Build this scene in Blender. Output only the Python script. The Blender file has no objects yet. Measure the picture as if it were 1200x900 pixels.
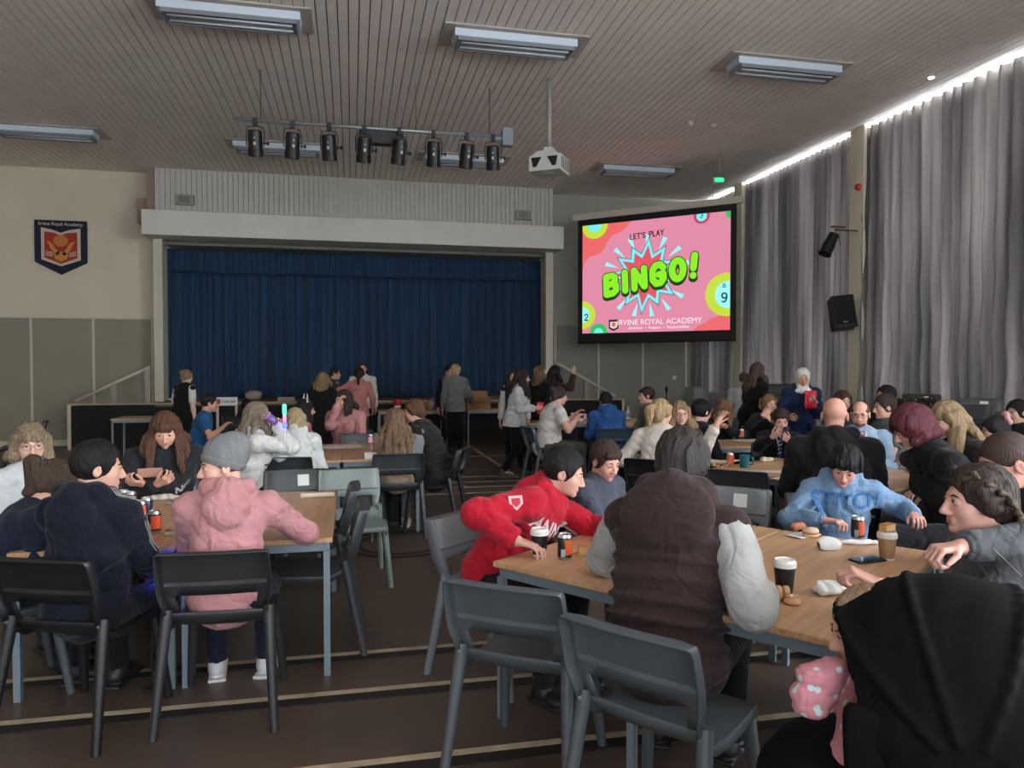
import bpy, bmesh, math, random
import numpy as np
from mathutils import Vector, Matrix
from mathutils.bvhtree import BVHTree
SC = bpy.context.scene
COL = SC.collection
rad = math.radians

# ------------------------------------------------------------------ colours and materials
def lin(c):
    return tuple((x / 12.92 if x <= 0.04045 else ((x + 0.055) / 1.055) ** 2.4) for x in [v / 255.0 for v in c])
_M = {}
def mat(name, rgb, rough=0.7, metal=0.0, spec=0.5, nscale=0, namp=0.12, bump=0.0, bscale=60, stretch=(1, 1, 1), emit=0, coat=0, sheen=0, trans=0):
    if name in _M: return _M[name]
    m = bpy.data.materials.new(name); m.use_nodes = True
    nt = m.node_tree; b = nt.nodes['Principled BSDF']; c = lin(rgb)
    b.inputs['Base Color'].default_value = (*c, 1)
    b.inputs['Roughness'].default_value = rough
    b.inputs['Metallic'].default_value = metal
    b.inputs['Specular IOR Level'].default_value = spec
    b.inputs['Coat Weight'].default_value = coat
    b.inputs['Sheen Weight'].default_value = sheen
    b.inputs['Transmission Weight'].default_value = trans
    if emit:
        b.inputs['Emission Color'].default_value = (*c, 1); b.inputs['Emission Strength'].default_value = emit
        b.inputs['Base Color'].default_value = (0.01, 0.01, 0.01, 1)
    if nscale or bump:
        tc = nt.nodes.new('ShaderNodeTexCoord'); mp = nt.nodes.new('ShaderNodeMapping')
        mp.inputs['Scale'].default_value = stretch
        nt.links.new(tc.outputs['Object'], mp.inputs['Vector'])
    if nscale:
        n = nt.nodes.new('ShaderNodeTexNoise'); n.inputs['Scale'].default_value = nscale; n.inputs['Detail'].default_value = 4
        nt.links.new(mp.outputs['Vector'], n.inputs['Vector'])
        r = nt.nodes.new('ShaderNodeMapRange')
        r.inputs['From Min'].default_value = 0.3; r.inputs['From Max'].default_value = 0.7
        r.inputs['To Min'].default_value = 1 - namp; r.inputs['To Max'].default_value = 1 + namp
        nt.links.new(n.outputs['Fac'], r.inputs['Value'])
        v = nt.nodes.new('ShaderNodeVectorMath'); v.operation = 'SCALE'; v.inputs[0].default_value = c
        nt.links.new(r.outputs['Result'], v.inputs['Scale'])
        nt.links.new(v.outputs['Vector'], b.inputs['Base Color'])
    if bump:
        n2 = nt.nodes.new('ShaderNodeTexNoise'); n2.inputs['Scale'].default_value = bscale; n2.inputs['Detail'].default_value = 3
        nt.links.new(mp.outputs['Vector'], n2.inputs['Vector'])
        bp = nt.nodes.new('ShaderNodeBump'); bp.inputs['Strength'].default_value = bump; bp.inputs['Distance'].default_value = 0.01
        nt.links.new(n2.outputs['Fac'], bp.inputs['Height']); nt.links.new(bp.outputs['Normal'], b.inputs['Normal'])
    _M[name] = m
    return m
def cloth(rgb, name=None, rough=0.9, bump=0.2):
    nm = name or 'cloth_%d_%d_%d' % rgb
    if nm in _M: return _M[nm]
    m = mat(nm, rgb, rough, spec=0.2, nscale=7, namp=0.10, bump=bump, bscale=70, sheen=.08)
    nt = m.node_tree; b = nt.nodes['Principled BSDF']; fine = [n for n in nt.nodes if n.type == 'BUMP'][0]; mp = [n for n in nt.nodes if n.type == 'MAPPING'][0]
    n = nt.nodes.new('ShaderNodeTexNoise'); n.inputs['Scale'].default_value = 7; n.inputs['Detail'].default_value = 2; n.inputs['Distortion'].default_value = 1.6
    nt.links.new(mp.outputs['Vector'], n.inputs['Vector'])
    a = nt.nodes.new('ShaderNodeMath'); a.operation = 'SUBTRACT'; a.inputs[1].default_value = .5; c = nt.nodes.new('ShaderNodeMath'); c.operation = 'ABSOLUTE'
    nt.links.new(n.outputs['Fac'], a.inputs[0]); nt.links.new(a.outputs[0], c.inputs[0])
    bp = nt.nodes.new('ShaderNodeBump'); bp.inputs['Strength'].default_value = .7; bp.inputs['Distance'].default_value = .035
    nt.links.new(c.outputs[0], bp.inputs['Height']); nt.links.new(bp.outputs['Normal'], fine.inputs['Normal'])
    return m
def skin(rgb):
    return mat('skin_%d_%d_%d' % rgb, rgb, 0.55, spec=0.35, nscale=25, namp=0.06)
def hairmat(rgb, amp=0.5):
    gy = sum(rgb) / 3; rgb = tuple(int((c * .84 + gy * .16) * .90) for c in rgb)
    return mat('hair_%d_%d_%d' % rgb, rgb, 0.55, spec=0.3, nscale=7, namp=amp, bump=0.9, bscale=16, stretch=(16, 16, 1.6))

# ------------------------------------------------------------------ linking and tagging
def link(name, me, m=None, parent=None, loc=None, rot=None):
    o = bpy.data.objects.new(name, me); COL.objects.link(o)
    if m is not None and me is not None:
        for q in (m if isinstance(m, (list, tuple)) else [m]): me.materials.append(q)
    if parent is not None: o.parent = parent
    if loc is not None: o.location = loc
    if rot is not None: o.rotation_euler = rot
    return o
def thing(name, label, cat, loc=(0, 0, 0), rotz=0, group=None, rot=None):
    o = link(name, None, loc=loc, rot=rot or (0, 0, rotz))
    o['label'] = label; o['category'] = cat
    if group: o['group'] = group
    return o
def tag(o, label, cat, group=None):
    o['label'] = label; o['category'] = cat
    if group: o['group'] = group
    return o
def struct(o): o['kind'] = 'structure'; return o
def tree_copy(root, loc, rotz, label, group=None):
    r = root.copy(); COL.objects.link(r); r.location = loc; r.rotation_euler = (0, 0, rotz); r['label'] = label
    if group: r['group'] = group
    for ch in list(root.children):
        c = ch.copy(); COL.objects.link(c); c.parent = r
        for g in list(ch.children):
            d = g.copy(); COL.objects.link(d); d.parent = c
    return r

# ------------------------------------------------------------------ polygon mesh builder
class MB:
    def __init__(s): s.v = []; s.f = []; s.mi = []
    def add(s, vs, fs, mi=0):
        k = len(s.v); s.v += [tuple(v) for v in vs]
        s.f += [tuple(i + k for i in f) for f in fs]; s.mi += [mi] * len(fs); return s
    def box(s, c, size, M=None, mi=0):
        x, y, z = [q / 2 for q in size]; c = Vector(c)
        vs = [Vector((a * x, b * y, d * z)) for a in (-1, 1) for b in (-1, 1) for d in (-1, 1)]
        if M is not None: vs = [M @ v for v in vs]
        return s.add([c + v for v in vs], [(0, 1, 3, 2), (4, 6, 7, 5), (0, 4, 5, 1), (2, 3, 7, 6), (0, 2, 6, 4), (1, 5, 7, 3)], mi)
    def tube(s, pts, r, n=10, mi=0, cap=True):
        pts = [Vector(p) for p in pts]; rs = r if isinstance(r, (list, tuple)) else [r] * len(pts)
        k = len(s.v); up = None
        for i, p in enumerate(pts):
            d = (pts[min(i + 1, len(pts) - 1)] - pts[max(i - 1, 0)])
            d = d.normalized() if d.length > 1e-9 else Vector((0, 0, 1))
            if up is None: up = Vector((0, 0, 1)) if abs(d.z) < 0.9 else Vector((1, 0, 0))
            a = d.cross(up).normalized(); b = a.cross(d).normalized(); up = b
            for j in range(n):
                t = 2 * math.pi * j / n
                s.v.append(tuple(p + (a * math.cos(t) + b * math.sin(t)) * rs[i]))
        for i in range(len(pts) - 1):
            for j in range(n):
                s.f.append((k + i * n + j, k + (i + 1) * n + j, k + (i + 1) * n + (j + 1) % n, k + i * n + (j + 1) % n)); s.mi.append(mi)
        if cap:
            s.f.append(tuple(k + j for j in range(n))); s.mi.append(mi)
            s.f.append(tuple(k + (len(pts) - 1) * n + n - 1 - j for j in range(n))); s.mi.append(mi)
        return s
    def lathe(s, prof, c=(0, 0, 0), n=28, mi=0, mis=None):
        k = len(s.v)
        for r, z in prof:
            for j in range(n):
                t = 2 * math.pi * j / n; s.v.append((c[0] + r * math.cos(t), c[1] + r * math.sin(t), c[2] + z))
        for i in range(len(prof) - 1):
            for j in range(n):
                s.f.append((k + i * n + j, k + i * n + (j + 1) % n, k + (i + 1) * n + (j + 1) % n, k + (i + 1) * n + j))
                s.mi.append(mis[i] if mis else mi)
        if prof[0][0] > 0: s.f.append(tuple(k + n - 1 - j for j in range(n))); s.mi.append(mis[0] if mis else mi)
        if prof[-1][0] > 0: s.f.append(tuple(k + (len(prof) - 1) * n + j for j in range(n))); s.mi.append(mis[-1] if mis else mi)
        return s
    def prism(s, poly, t, M=None, mi=0):
        n = len(poly); M = M or Matrix.Identity(4)
        vs = [M @ Vector((x, y, 0)) for x, y in poly] + [M @ Vector((x, y, t)) for x, y in poly]
        fs = [tuple(range(n - 1, -1, -1)), tuple(range(n, 2 * n))] + [(i, (i + 1) % n, n + (i + 1) % n, n + i) for i in range(n)]
        return s.add(vs, fs, mi)
    def mesh(s, name='m', smooth=False, angle=None):
        me = bpy.data.meshes.new(name); me.from_pydata(s.v, [], s.f); me.polygons.foreach_set('material_index', s.mi)
        if smooth or angle: me.polygons.foreach_set('use_smooth', [True] * len(s.f))
        me.update()
        if angle: me.set_sharp_from_angle(angle=rad(angle))
        return me
    def build(s, name, m, parent=None, smooth=False, angle=None, loc=None, rot=None, bevel=0):
        o = link(name, s.mesh(name, smooth, angle), m, parent, loc, rot)
        if bevel:
            b = o.modifiers.new('bevel', 'BEVEL'); b.width = bevel; b.segments = 2; b.limit_method = 'ANGLE'
        return o

def text_mesh(txt, size=1, extrude=0.0, offset=0.0, align='CENTER', shear=0, spacing=1):
    cu = bpy.data.curves.new('t', 'FONT'); cu.body = txt; cu.size = size; cu.extrude = extrude; cu.offset = offset
    cu.align_x = align; cu.align_y = 'CENTER'; cu.shear = shear; cu.space_character = spacing
    o = bpy.data.objects.new('t', cu); COL.objects.link(o)
    dg = bpy.context.evaluated_depsgraph_get(); me = bpy.data.meshes.new_from_object(o.evaluated_get(dg))
    bpy.data.objects.remove(o); bpy.data.curves.remove(cu)
    me.materials.clear()
    return me

GLY = {'B': (.6, [[(0, 0), (0, 1), (.38, 1), (.54, .88), (.54, .66), (.38, .54), (0, .54)], [(.38, .54), (.6, .4), (.6, .14), (.4, 0), (0, 0)]]), 'I': (.12, [[(.06, 0), (.06, 1)]]), 'N': (.6, [[(0, 0), (0, 1), (.6, 0), (.6, 1)]]),
       'G': (.62, [[(.62, .80), (.46, 1), (.18, 1), (0, .76), (0, .24), (.18, 0), (.46, 0), (.62, .2), (.62, .46), (.36, .46)]]), 'O': (.64, [[(.64 * (.5 + .5 * math.cos(i * math.pi / 8)), .5 + .5 * math.sin(i * math.pi / 8)) for i in range(17)]]),
       '!': (.22, [[(.06, .40), (.16, 1.06)], [(.03, 0), (.04, .0)]]), 'L': (.45, [[(0, 1), (0, 0), (.45, 0)]]), 'E': (.45, [[(.45, 1), (0, 1), (0, 0), (.45, 0)], [(0, .5), (.4, .5)]]), 'T': (.55, [[(0, 1), (.55, 1)], [(.275, 1), (.275, 0)]]),
       "'": (.08, [[(.04, 1), (.04, .8)]]), 'S': (.5, [[(.5, .86), (.35, 1), (.12, 1), (0, .85), (0, .65), (.12, .54), (.38, .46), (.5, .34), (.5, .14), (.36, 0), (.12, 0), (0, .14)]]), ' ': (.3, []),
       'P': (.5, [[(0, 0), (0, 1), (.36, 1), (.5, .86), (.5, .62), (.36, .48), (0, .48)]]), 'A': (.6, [[(0, 0), (.3, 1), (.6, 0)], [(.12, .35), (.48, .35)]]), 'Y': (.56, [[(0, 1), (.28, .5), (.56, 1)], [(.28, .5), (.28, 0)]]),
       '9': (.56, [[(.56, .7), (.48, .92), (.28, 1), (.08, .92), (0, .7), (.08, .5), (.28, .42), (.48, .5), (.56, .7), (.54, .4), (.42, .1), (.22, 0), (.06, .06)]]), '2': (.54, [[(0, .78), (.08, .94), (.27, 1), (.46, .94), (.54, .74), (.46, .55), (0, 0), (.54, 0)]]),
       '3': (.5, [[(.02, .88), (.2, 1), (.42, .92), (.46, .7), (.22, .54), (.48, .42), (.5, .15), (.28, 0), (0, .12)]])}
def stroke_word(txt, h, w, gap=.2, shear=0):
    m = MB(); x = 0; tot = sum(GLY[c][0] * h + gap * h for c in txt) - gap * h
    for c in txt:
        gw, ls = GLY[c]
        for l in ls:
            P = [((x + a * h + shear * b * h - tot / 2), (b - .5) * h) for a, b in l]
            for (ax, ay), (bx, by) in zip(P[:-1], P[1:]):
                dx, dy = bx - ax, by - ay; L = math.hypot(dx, dy) or 1e-9; nx, ny = -dy / L * w / 2, dx / L * w / 2
                m.add([(ax + nx, ay + ny, 0), (ax - nx, ay - ny, 0), (bx - nx, by - ny, 0), (bx + nx, by + ny, 0)], [(0, 1, 2, 3)])
            for ax, ay in P: m.add([(ax + w / 2 * math.cos(t * math.pi / 6), ay + w / 2 * math.sin(t * math.pi / 6), 0) for t in range(12)], [tuple(range(12))])
        x += (gw + gap) * h
    return m
# ------------------------------------------------------------------ implicit surfaces
BIG = 0.08
class Vol:
    def __init__(s, lo, hi, res):
        s.res = res; s.lo = np.array(lo, np.float32) - 3 * res
        s.n = np.ceil((np.array(hi) - np.array(lo)) / res).astype(int) + 7
        s.ax = [(s.lo[i] + res * np.arange(s.n[i])).astype(np.float32) for i in range(3)]
        s.v = np.full(s.n, BIG, np.float32)
    def win(s, lo, hi):
        sl = []
        for i in range(3):
            a = max(0, int((lo[i] - s.lo[i]) / s.res)); b = min(s.n[i], int((hi[i] - s.lo[i]) / s.res) + 2)
            if b <= a: return None, None
            sl.append(slice(a, b))
        P = (s.ax[0][sl[0]][:, None, None], s.ax[1][sl[1]][None, :, None], s.ax[2][sl[2]][None, None, :])
        return tuple(sl), P
    def mix(s, sl, d, k, op='u'):
        a = s.v[sl]
        if op == 'u':
            if k > 0:
                h = np.maximum(k - np.abs(a - d), 0) / k; s.v[sl] = np.minimum(a, d) - h * h * k * 0.25
            else: s.v[sl] = np.minimum(a, d)
        else:
            d = -d
            if k > 0:
                h = np.maximum(k - np.abs(a - d), 0) / k; s.v[sl] = np.maximum(a, d) + h * h * k * 0.25
            else: s.v[sl] = np.maximum(a, d)
    def cone(s, a, b, ra, rb, k=0.02, op='u', flat=False, flat0=False):
        a = np.array(a, float); b = np.array(b, float); r = max(ra, rb) + BIG
        sl, (P) = s.win(np.minimum(a, b) - r, np.maximum(a, b) + r)
        if sl is None: return
        ab = b - a; L2 = max(float(ab @ ab), 1e-12)
        t = ((P[0] - a[0]) * ab[0] + (P[1] - a[1]) * ab[1] + (P[2] - a[2]) * ab[2]) / L2
        tc = np.clip(t, 0, 1)
        d = np.sqrt((P[0] - a[0] - tc * ab[0]) ** 2 + (P[1] - a[1] - tc * ab[1]) ** 2 + (P[2] - a[2] - tc * ab[2]) ** 2) - (ra + (rb - ra) * tc)
        if flat: d = np.maximum(d, (t - 1) * math.sqrt(L2))
        if flat0: d = np.maximum(d, -t * math.sqrt(L2))
        s.mix(sl, d.astype(np.float32), k, op)
    def chain(s, pts, rs, k=0.02, op='u'):
        for i in range(len(pts) - 1): s.cone(pts[i], pts[i + 1], rs[i], rs[i + 1], k, op)
    def ell(s, c, r, R=None, k=0.02, op='u'):
        c = np.array(c, float); r = np.array(r, float)
        if R is None: e = r
        else: e = np.sqrt(((np.array(R) ** 2) * (r ** 2)[None, :]).sum(1))
        sl, P = s.win(c - e - BIG, c + e + BIG)
        if sl is None: return
        x, y, z = P[0] - c[0], P[1] - c[1], P[2] - c[2]
        if R is not None:
            R = np.array(R)
            x, y, z = (R[0, 0] * x + R[1, 0] * y + R[2, 0] * z, R[0, 1] * x + R[1, 1] * y + R[2, 1] * z, R[0, 2] * x + R[1, 2] * y + R[2, 2] * z)
        k0 = np.sqrt((x / r[0]) ** 2 + (y / r[1]) ** 2 + (z / r[2]) ** 2)
        k1 = np.sqrt((x / r[0] ** 2) ** 2 + (y / r[1] ** 2) ** 2 + (z / r[2] ** 2) ** 2)
        d = k0 * (k0 - 1) / np.maximum(k1, 1e-6)
        s.mix(sl, d.astype(np.float32), k, op)
    def box(s, c, h, R=None, rr=0.005, k=0.0, op='u'):
        c = np.array(c, float); h = np.array(h, float); e = np.full(3, np.linalg.norm(h))
        sl, P = s.win(c - e - BIG, c + e + BIG)
        if sl is None: return
        x, y, z = P[0] - c[0], P[1] - c[1], P[2] - c[2]
        if R is not None:
            R = np.array(R)
            x, y, z = (R[0, 0] * x + R[1, 0] * y + R[2, 0] * z, R[0, 1] * x + R[1, 1] * y + R[2, 1] * z, R[0, 2] * x + R[1, 2] * y + R[2, 2] * z)
        qx, qy, qz = np.abs(x) - h[0] + rr, np.abs(y) - h[1] + rr, np.abs(z) - h[2] + rr
        d = np.sqrt(np.maximum(qx, 0) ** 2 + np.maximum(qy, 0) ** 2 + np.maximum(qz, 0) ** 2) + np.minimum(np.maximum(np.maximum(qx, qy), qz), 0) - rr
        s.mix(sl, d.astype(np.float32), k, op)
    def wob(s, amp, freq, seed=0, stretch=(1, 1, 1), R=None, band=0.03):
        idx = np.nonzero(np.abs(s.v) < band)
        if len(idx[0]) == 0: return
        x = s.ax[0][idx[0]]; y = s.ax[1][idx[1]]; z = s.ax[2][idx[2]]
        if R is not None:
            R = np.array(R); x, y, z = (R[0, 0] * x + R[1, 0] * y + R[2, 0] * z, R[0, 1] * x + R[1, 1] * y + R[2, 1] * z, R[0, 2] * x + R[1, 2] * y + R[2, 2] * z)
        rg = np.random.RandomState(seed); x = x * stretch[0]; y = y * stretch[1]; z = z * stretch[2]
        w = 0.6 * np.sin(freq * 0.5 * (x + 0.7 * z) + 1 + seed) + 0.6 * np.sin(freq * 0.45 * (y - 0.6 * x) + 2 + seed)
        tot = 0
        for i in range(4):
            d = rg.randn(3); d /= np.linalg.norm(d); f = freq * (0.7 + 0.5 * i)
            q = np.sin(f * (d[0] * x + d[1] * y + d[2] * z) + rg.rand() * 6.3 + w * 1.6)
            tot = tot + (1 - 2 * np.abs(q) ** 0.8 if i < 2 else q) / (1 + 0.7 * i)
        s.v[idx] += (amp * tot / 2).astype(np.float32)
    def mesh(s, name):
        v = s.v; n = s.n; neg = v < 0
        N = int(n[0] * n[1] * n[2]); sx, sy, sz = int(n[1] * n[2]), int(n[2]), 1
        st = (sx, sy, sz); fl = v.ravel(); eds = []; cells = []; pos = []
        for a in range(3):
            A = [slice(None)] * 3; B = [slice(None)] * 3; A[a] = slice(0, -1); B[a] = slice(1, None)
            m = neg[tuple(A)] != neg[tuple(B)]
            i, j, k = np.nonzero(m)
            ok = (i > 0) & (j > 0) & (k > 0) & (i < n[0] - 1) & (j < n[1] - 1) & (k < n[2] - 1)
            i, j, k = i[ok], j[ok], k[ok]
            f = i * sx + j * sy + k; v0 = fl[f]; v1 = fl[f + st[a]]; t = v0 / (v0 - v1)
            p = np.stack([i, j, k], 1).astype(np.float32); p[:, a] += t
            b, c = (a + 1) % 3, (a + 2) % 3
            q = [f, f - st[b], f - st[b] - st[c], f - st[c]]
            eds.append((q, v0 < 0)); cells += q; pos += [p] * 4
        if not cells or sum(len(c) for c in cells) == 0: return bpy.data.meshes.new(name)
        allc = np.concatenate(cells); allp = np.concatenate(pos)
        u, inv = np.unique(allc, return_inverse=True); cnt = np.bincount(inv).astype(np.float32)
        co = np.stack([np.bincount(inv, allp[:, i]) / cnt for i in range(3)], 1) * s.res + s.lo
        o = 0; quads = []
        for q, inside in eds:
            L = len(q[0]); Q = np.stack([inv[o + L * w:o + L * (w + 1)] for w in range(4)], 1); o += 4 * L
            Q[~inside] = Q[~inside][:, ::-1]; quads.append(Q)
        Q = np.concatenate(quads).astype(np.int32)
        me = bpy.data.meshes.new(name); me.vertices.add(len(co)); me.vertices.foreach_set('co', co.astype(np.float32).ravel())
        me.loops.add(Q.size); me.loops.foreach_set('vertex_index', Q.ravel())
        me.polygons.add(len(Q)); me.polygons.foreach_set('loop_start', np.arange(0, Q.size, 4, dtype=np.int32))
        me.polygons.foreach_set('use_smooth', np.ones(len(Q), bool)); me.update(calc_edges=True)
        return me
# ------------------------------------------------------------------ people
SEATS = []
def V(*a): return np.array(a, float)
def nrm(v): return v / max(np.linalg.norm(v), 1e-9)
def rotm(yaw, pitch, roll):
    # yaw right, pitch down, roll to the right shoulder, in a frame with x right, y forward, z up
    return np.array(Matrix.Rotation(-rad(yaw), 3, 'Z') @ Matrix.Rotation(-rad(pitch), 3, 'X') @ Matrix.Rotation(rad(roll), 3, 'Y'))
def ik(a, t, l1, l2, pole):
    d = t - a; L = np.linalg.norm(d)
    if L > (l1 + l2) * 0.995: t = a + d / L * (l1 + l2) * 0.995; d = t - a; L = np.linalg.norm(d)
    if L < abs(l1 - l2) + .02: L = abs(l1 - l2) + .02
    u = nrm(d); x = (l1 * l1 - l2 * l2 + L * L) / (2 * L); h = math.sqrt(max(l1 * l1 - x * x, 0))
    p = nrm(pole - u * float(pole @ u))
    return a + u * x + p * h, t

def solve(sp, s):
    """skeleton in the person's own frame: root on the floor under the pelvis, y forward, x right"""
    J = {}; sit = sp['sit']; b = sp['build']
    ph = (0.445 + 0.09 * s) if sit else 0.915 * s
    P = V(0, 0, ph); J['P'] = P; spine = [P]; fr = []
    lean, side, tw = rad(sp['lean']), rad(sp['side']), rad(sp['twist'])
    p = P.copy()
    for i in range(5):
        w = (0.55, 0.8, 1.05, 1.3, 1.45)[i]; a = lean * w; sd = side * w; t = tw * i / 4
        u = nrm(V(math.sin(sd), math.sin(a) * math.cos(sd), math.cos(a) * math.cos(sd)))
        r0 = V(math.cos(t), -math.sin(t), 0); f = nrm(np.cross(u, r0)); r = np.cross(f, u)
        fr.append((r, f, u))
        if i < 4: p = p + u * 0.125 * s; spine.append(p)
    J['spine'] = spine; J['fr'] = fr; N = spine[4]; J['N'] = N; r, f, u = fr[4]
    shw = (0.172 if sp['fem'] else 0.188) * s * (0.5 + 0.5 * b)
    J['sh'] = [N - u * 0.05 * s - r * shw, N - u * 0.05 * s + r * shw]
    R = rotm(sp['hy'], sp['hp'], sp['hr']); J['R'] = R; hs = 0.62 + 0.38 * s; J['hs'] = hs
    nk = nrm(0.6 * u + V(0, 0.05, 0.5) + 0.3 * R[:, 2]); J['skull'] = N + nk * 0.085 * s
    J['H'] = J['skull'] + R @ (V(0, 0.025, 0.085) * hs)
    J['hip'] = [P + V(-0.09 * s * b, 0.0, -0.02), P + V(0.09 * s * b, 0.0, -0.02)]
    return J

def person(name_label, head, face, sit=True, lean=10, side=0, twist=0, hy=0, hp=0, hr=0, lh=None, rh=None, build=1.0, fem=False,
           res=0.008, sk=(205, 160, 140), top=None, hair=None, legs=(30, 30, 34), shoes=(30, 30, 32), feet=None, curl=30, smax=1.12,
           palms=(None, None), group=None, top_name='sweatshirt', dress=False, eyes=True, glasses=None, lpole=None, rpole=None, fingers=True, seat=None, root_fix=None):
    sp = dict(sit=sit, lean=lean, side=side, twist=twist, hy=hy, hp=hp, hr=hr, build=build, fem=fem)
    hx, hyy, hz = head
    lo, hi = 0.6, smax
    if solve(sp, hi)['H'][2] < hz: s = hi
    elif solve(sp, lo)['H'][2] > hz: s = lo
    else:
        for _ in range(30):
            s = (lo + hi) / 2
            if solve(sp, s)['H'][2] < hz: lo = s
            else: hi = s
    J = solve(sp, s); hs = J['hs']; H = J['H']; R = J['R']
    th = -rad(face); ct, sn = math.cos(th), math.sin(th)
    rx, ry = hx - (ct * H[0] - sn * H[1]), hyy - (sn * H[0] + ct * H[1])
    if root_fix: rx, ry, s = root_fix; J = solve(sp, s); hs = J['hs']; H = J['H']; R = J['R']
    root = thing('person', name_label, 'person', (rx, ry, 0), th, group)
    def toloc(p):
        dx, dy = p[0] - rx, p[1] - ry
        return V(ct * dx + sn * dy, -sn * dx + ct * dy, p[2])
    # arms
    arms = []
    for i, (tgt, sg, pol) in enumerate(((lh, -1, lpole), (rh, 1, rpole))):
        S = J['sh'][i]
        if tgt is None:
            t = V(sg * 0.13 * s, 0.36 * s, 0.60 * s + 0.02) if sit else V(sg * 0.25 * s, 0.06 * s, 0.80 * s)
        elif tgt[0] == 'w': t = toloc(tgt[1:])
        else: t = V(*tgt[1:])
        pole = V(*pol) if pol else (V(sg * 0.7, -0.5, -0.7) if sit else V(sg * 0.35, -1, -0.2))
        E_, T = ik(S, t, 0.285 * s, 0.25 * s, pole)
        arms.append((S, E_, T))
    # legs
    lg = []
    for i, sg in ((0, -1), (1, 1)):
        Hp = J['hip'][i]
        if sit: ft = V(sg * 0.13 * s, 0.42 * s, 0.08) if feet is None else V(*feet[i])
        else: ft = V(sg * 0.10 * s, 0.0, 0.08) if feet is None else V(*feet[i])
        K, A = ik(Hp, ft, 0.43 * s, 0.42 * s, V(sg * 0.12, 1, 0.35 if sit else 0.0))
        lg.append((Hp, K, A))
    J['arms'], J['legs'] = arms, lg
    allp = [J['H'] + V(0, 0, .14), J['H'] - V(0.13, .13, .1), J['H'] + V(.13, .13, .14)] + J['sh'] + [q for a in arms for q in a] + [q for a in lg for q in a] + [J['P']]
    allp = np.array(allp)
    lo3 = allp.min(0) - 0.24; hi3 = allp.max(0) + 0.24; lo3[2] = 0.0 - 0.005; hi3[2] = allp.max(0)[2] + 0.06
    # ---- body, one continuous surface
    v = Vol(lo3, hi3, res); r_, f_, u_ = J['fr'][4]
    hips, waist, ribs, chest, top_ = ((.165, .115), (.145, .105), (.155, .11), (.165, .112), (.13, .085))
    def torso(v, g, k=0.05, sc=1.0):
        for i, (w, d) in enumerate((hips, waist, ribs, chest, top_)):
            r, f, u = J['fr'][i]; c = J['spine'][i] - (u * 0.03 * s if i == 4 else 0) + f * (0.0 if i != 1 else 0.005)
            bb = build if i < 4 else 0.5 + 0.5 * build
            v.ell(c, (w * s * bb * sc + g, d * s * bb * sc + g, 0.095 * s + g), np.stack([r, f, u], 1), k)
        if build > 1.1: v.ell(J['spine'][1] + J['fr'][1][1] * 0.05, (.14 * build, .11 * build, .13), np.stack(J['fr'][1], 1), .05)
        r, f, u = J['fr'][3]
        if fem:
            for q in (-1, 1): v.ell(J['spine'][3] + r * q * 0.07 * s + f * 0.085 * s * build - u * 0.03 * s, (0.055 * s + g, 0.05 * s + g, 0.055 * s + g), None, .04)
        for i in (0, 1): v.cone(J['N'] - u_ * 0.04 * s, J['sh'][i], 0.055 * s + g, 0.052 * s + g, .03)
    torso(v, -0.012)
    for i, (S, E_, T) in enumerate(arms):
        bb = 0.6 + 0.4 * build
        v.cone(S, E_, .050 * s * bb, .040 * s * bb, .03); v.cone(E_, E_ * .6 + T * .4, .040 * s * bb, .040 * s * bb, .015); v.cone(E_ * .6 + T * .4, T, .040 * s * bb, .027 * s, .02)
    for i, (Hp, K, A) in enumerate(lg):
        v.cone(Hp, K, .080 * s * build, .055 * s, .03); v.cone(K, A, .052 * s, .036 * s, .03)
        fy = nrm(V((-1, 1)[i] * 0.15, 1, 0)); v.cone(A + V(0, -.02, -.035), A + fy * .14 * s + V(0, 0, -.048), .03, .022, .02)
    # head
    O = J['H']
    def hp_(x, y, z): return O + R @ (V(x, y, z) * hs)
    q = hs
    v.cone(J['N'] - u_ * 0.02, hp_(0, -.03, -.055), .058 * q * (.7 + .3 * build), .054 * q, .03)
    v.ell(hp_(0, -.018, .030), (.072 * q, .092 * q, .085 * q), R, .02)
    fb = 1 + (build - 1) * 0.5
    v.ell(hp_(0, .022, -.02), (.060 * q * fb, .066 * q, .085 * q), R, .02)
    v.ell(hp_(0, .032, -.066), (.047 * q * fb, .045 * q, .040 * q), R, .02)
    v.ell(hp_(0, .070, -.092), (.020 * q, .018 * q, .018 * q), R, .015)
    for g in (-1, 1):
        v.ell(hp_(g * .034, .052, -.030), (.026 * q, .026 * q, .028 * q), R, .02)
        v.ell(hp_(g * .030, .096, .002), (.018 * q, .016 * q, .013 * q), R, .012, 's')
        v.cone(hp_(g * .012, .080, .019), hp_(g * .044, .066, .016), .009 * q, .008 * q, .012)
        v.ell(hp_(g * .078, -.008, -.008), (.009 * q, .020 * q, .031 * q), R, .006)
        v.ell(hp_(g * .086, -.004, -.004), (.006 * q, .011 * q, .018 * q), R, .005, 's')
        v.ell(hp_(g * .031, .075, .001), (.014 * q, .0125 * q, .012 * q), R, .004)
    v.cone(hp_(0, .084, .008), hp_(0, .106, -.034), .0075 * q, .012 * q, .009)
    for g in (-1, 1): v.ell(hp_(g * .012, .095, -.040), (.009 * q, .011 * q, .008 * q), R, .006)
    v.cone(hp_(-.016, .080, -.060), hp_(.016, .080, -.060), .008 * q, .008 * q, .008)
    v.cone(hp_(-.013, .080, -.070), hp_(.013, .080, -.070), .008 * q, .008 * q, .006)
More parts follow.
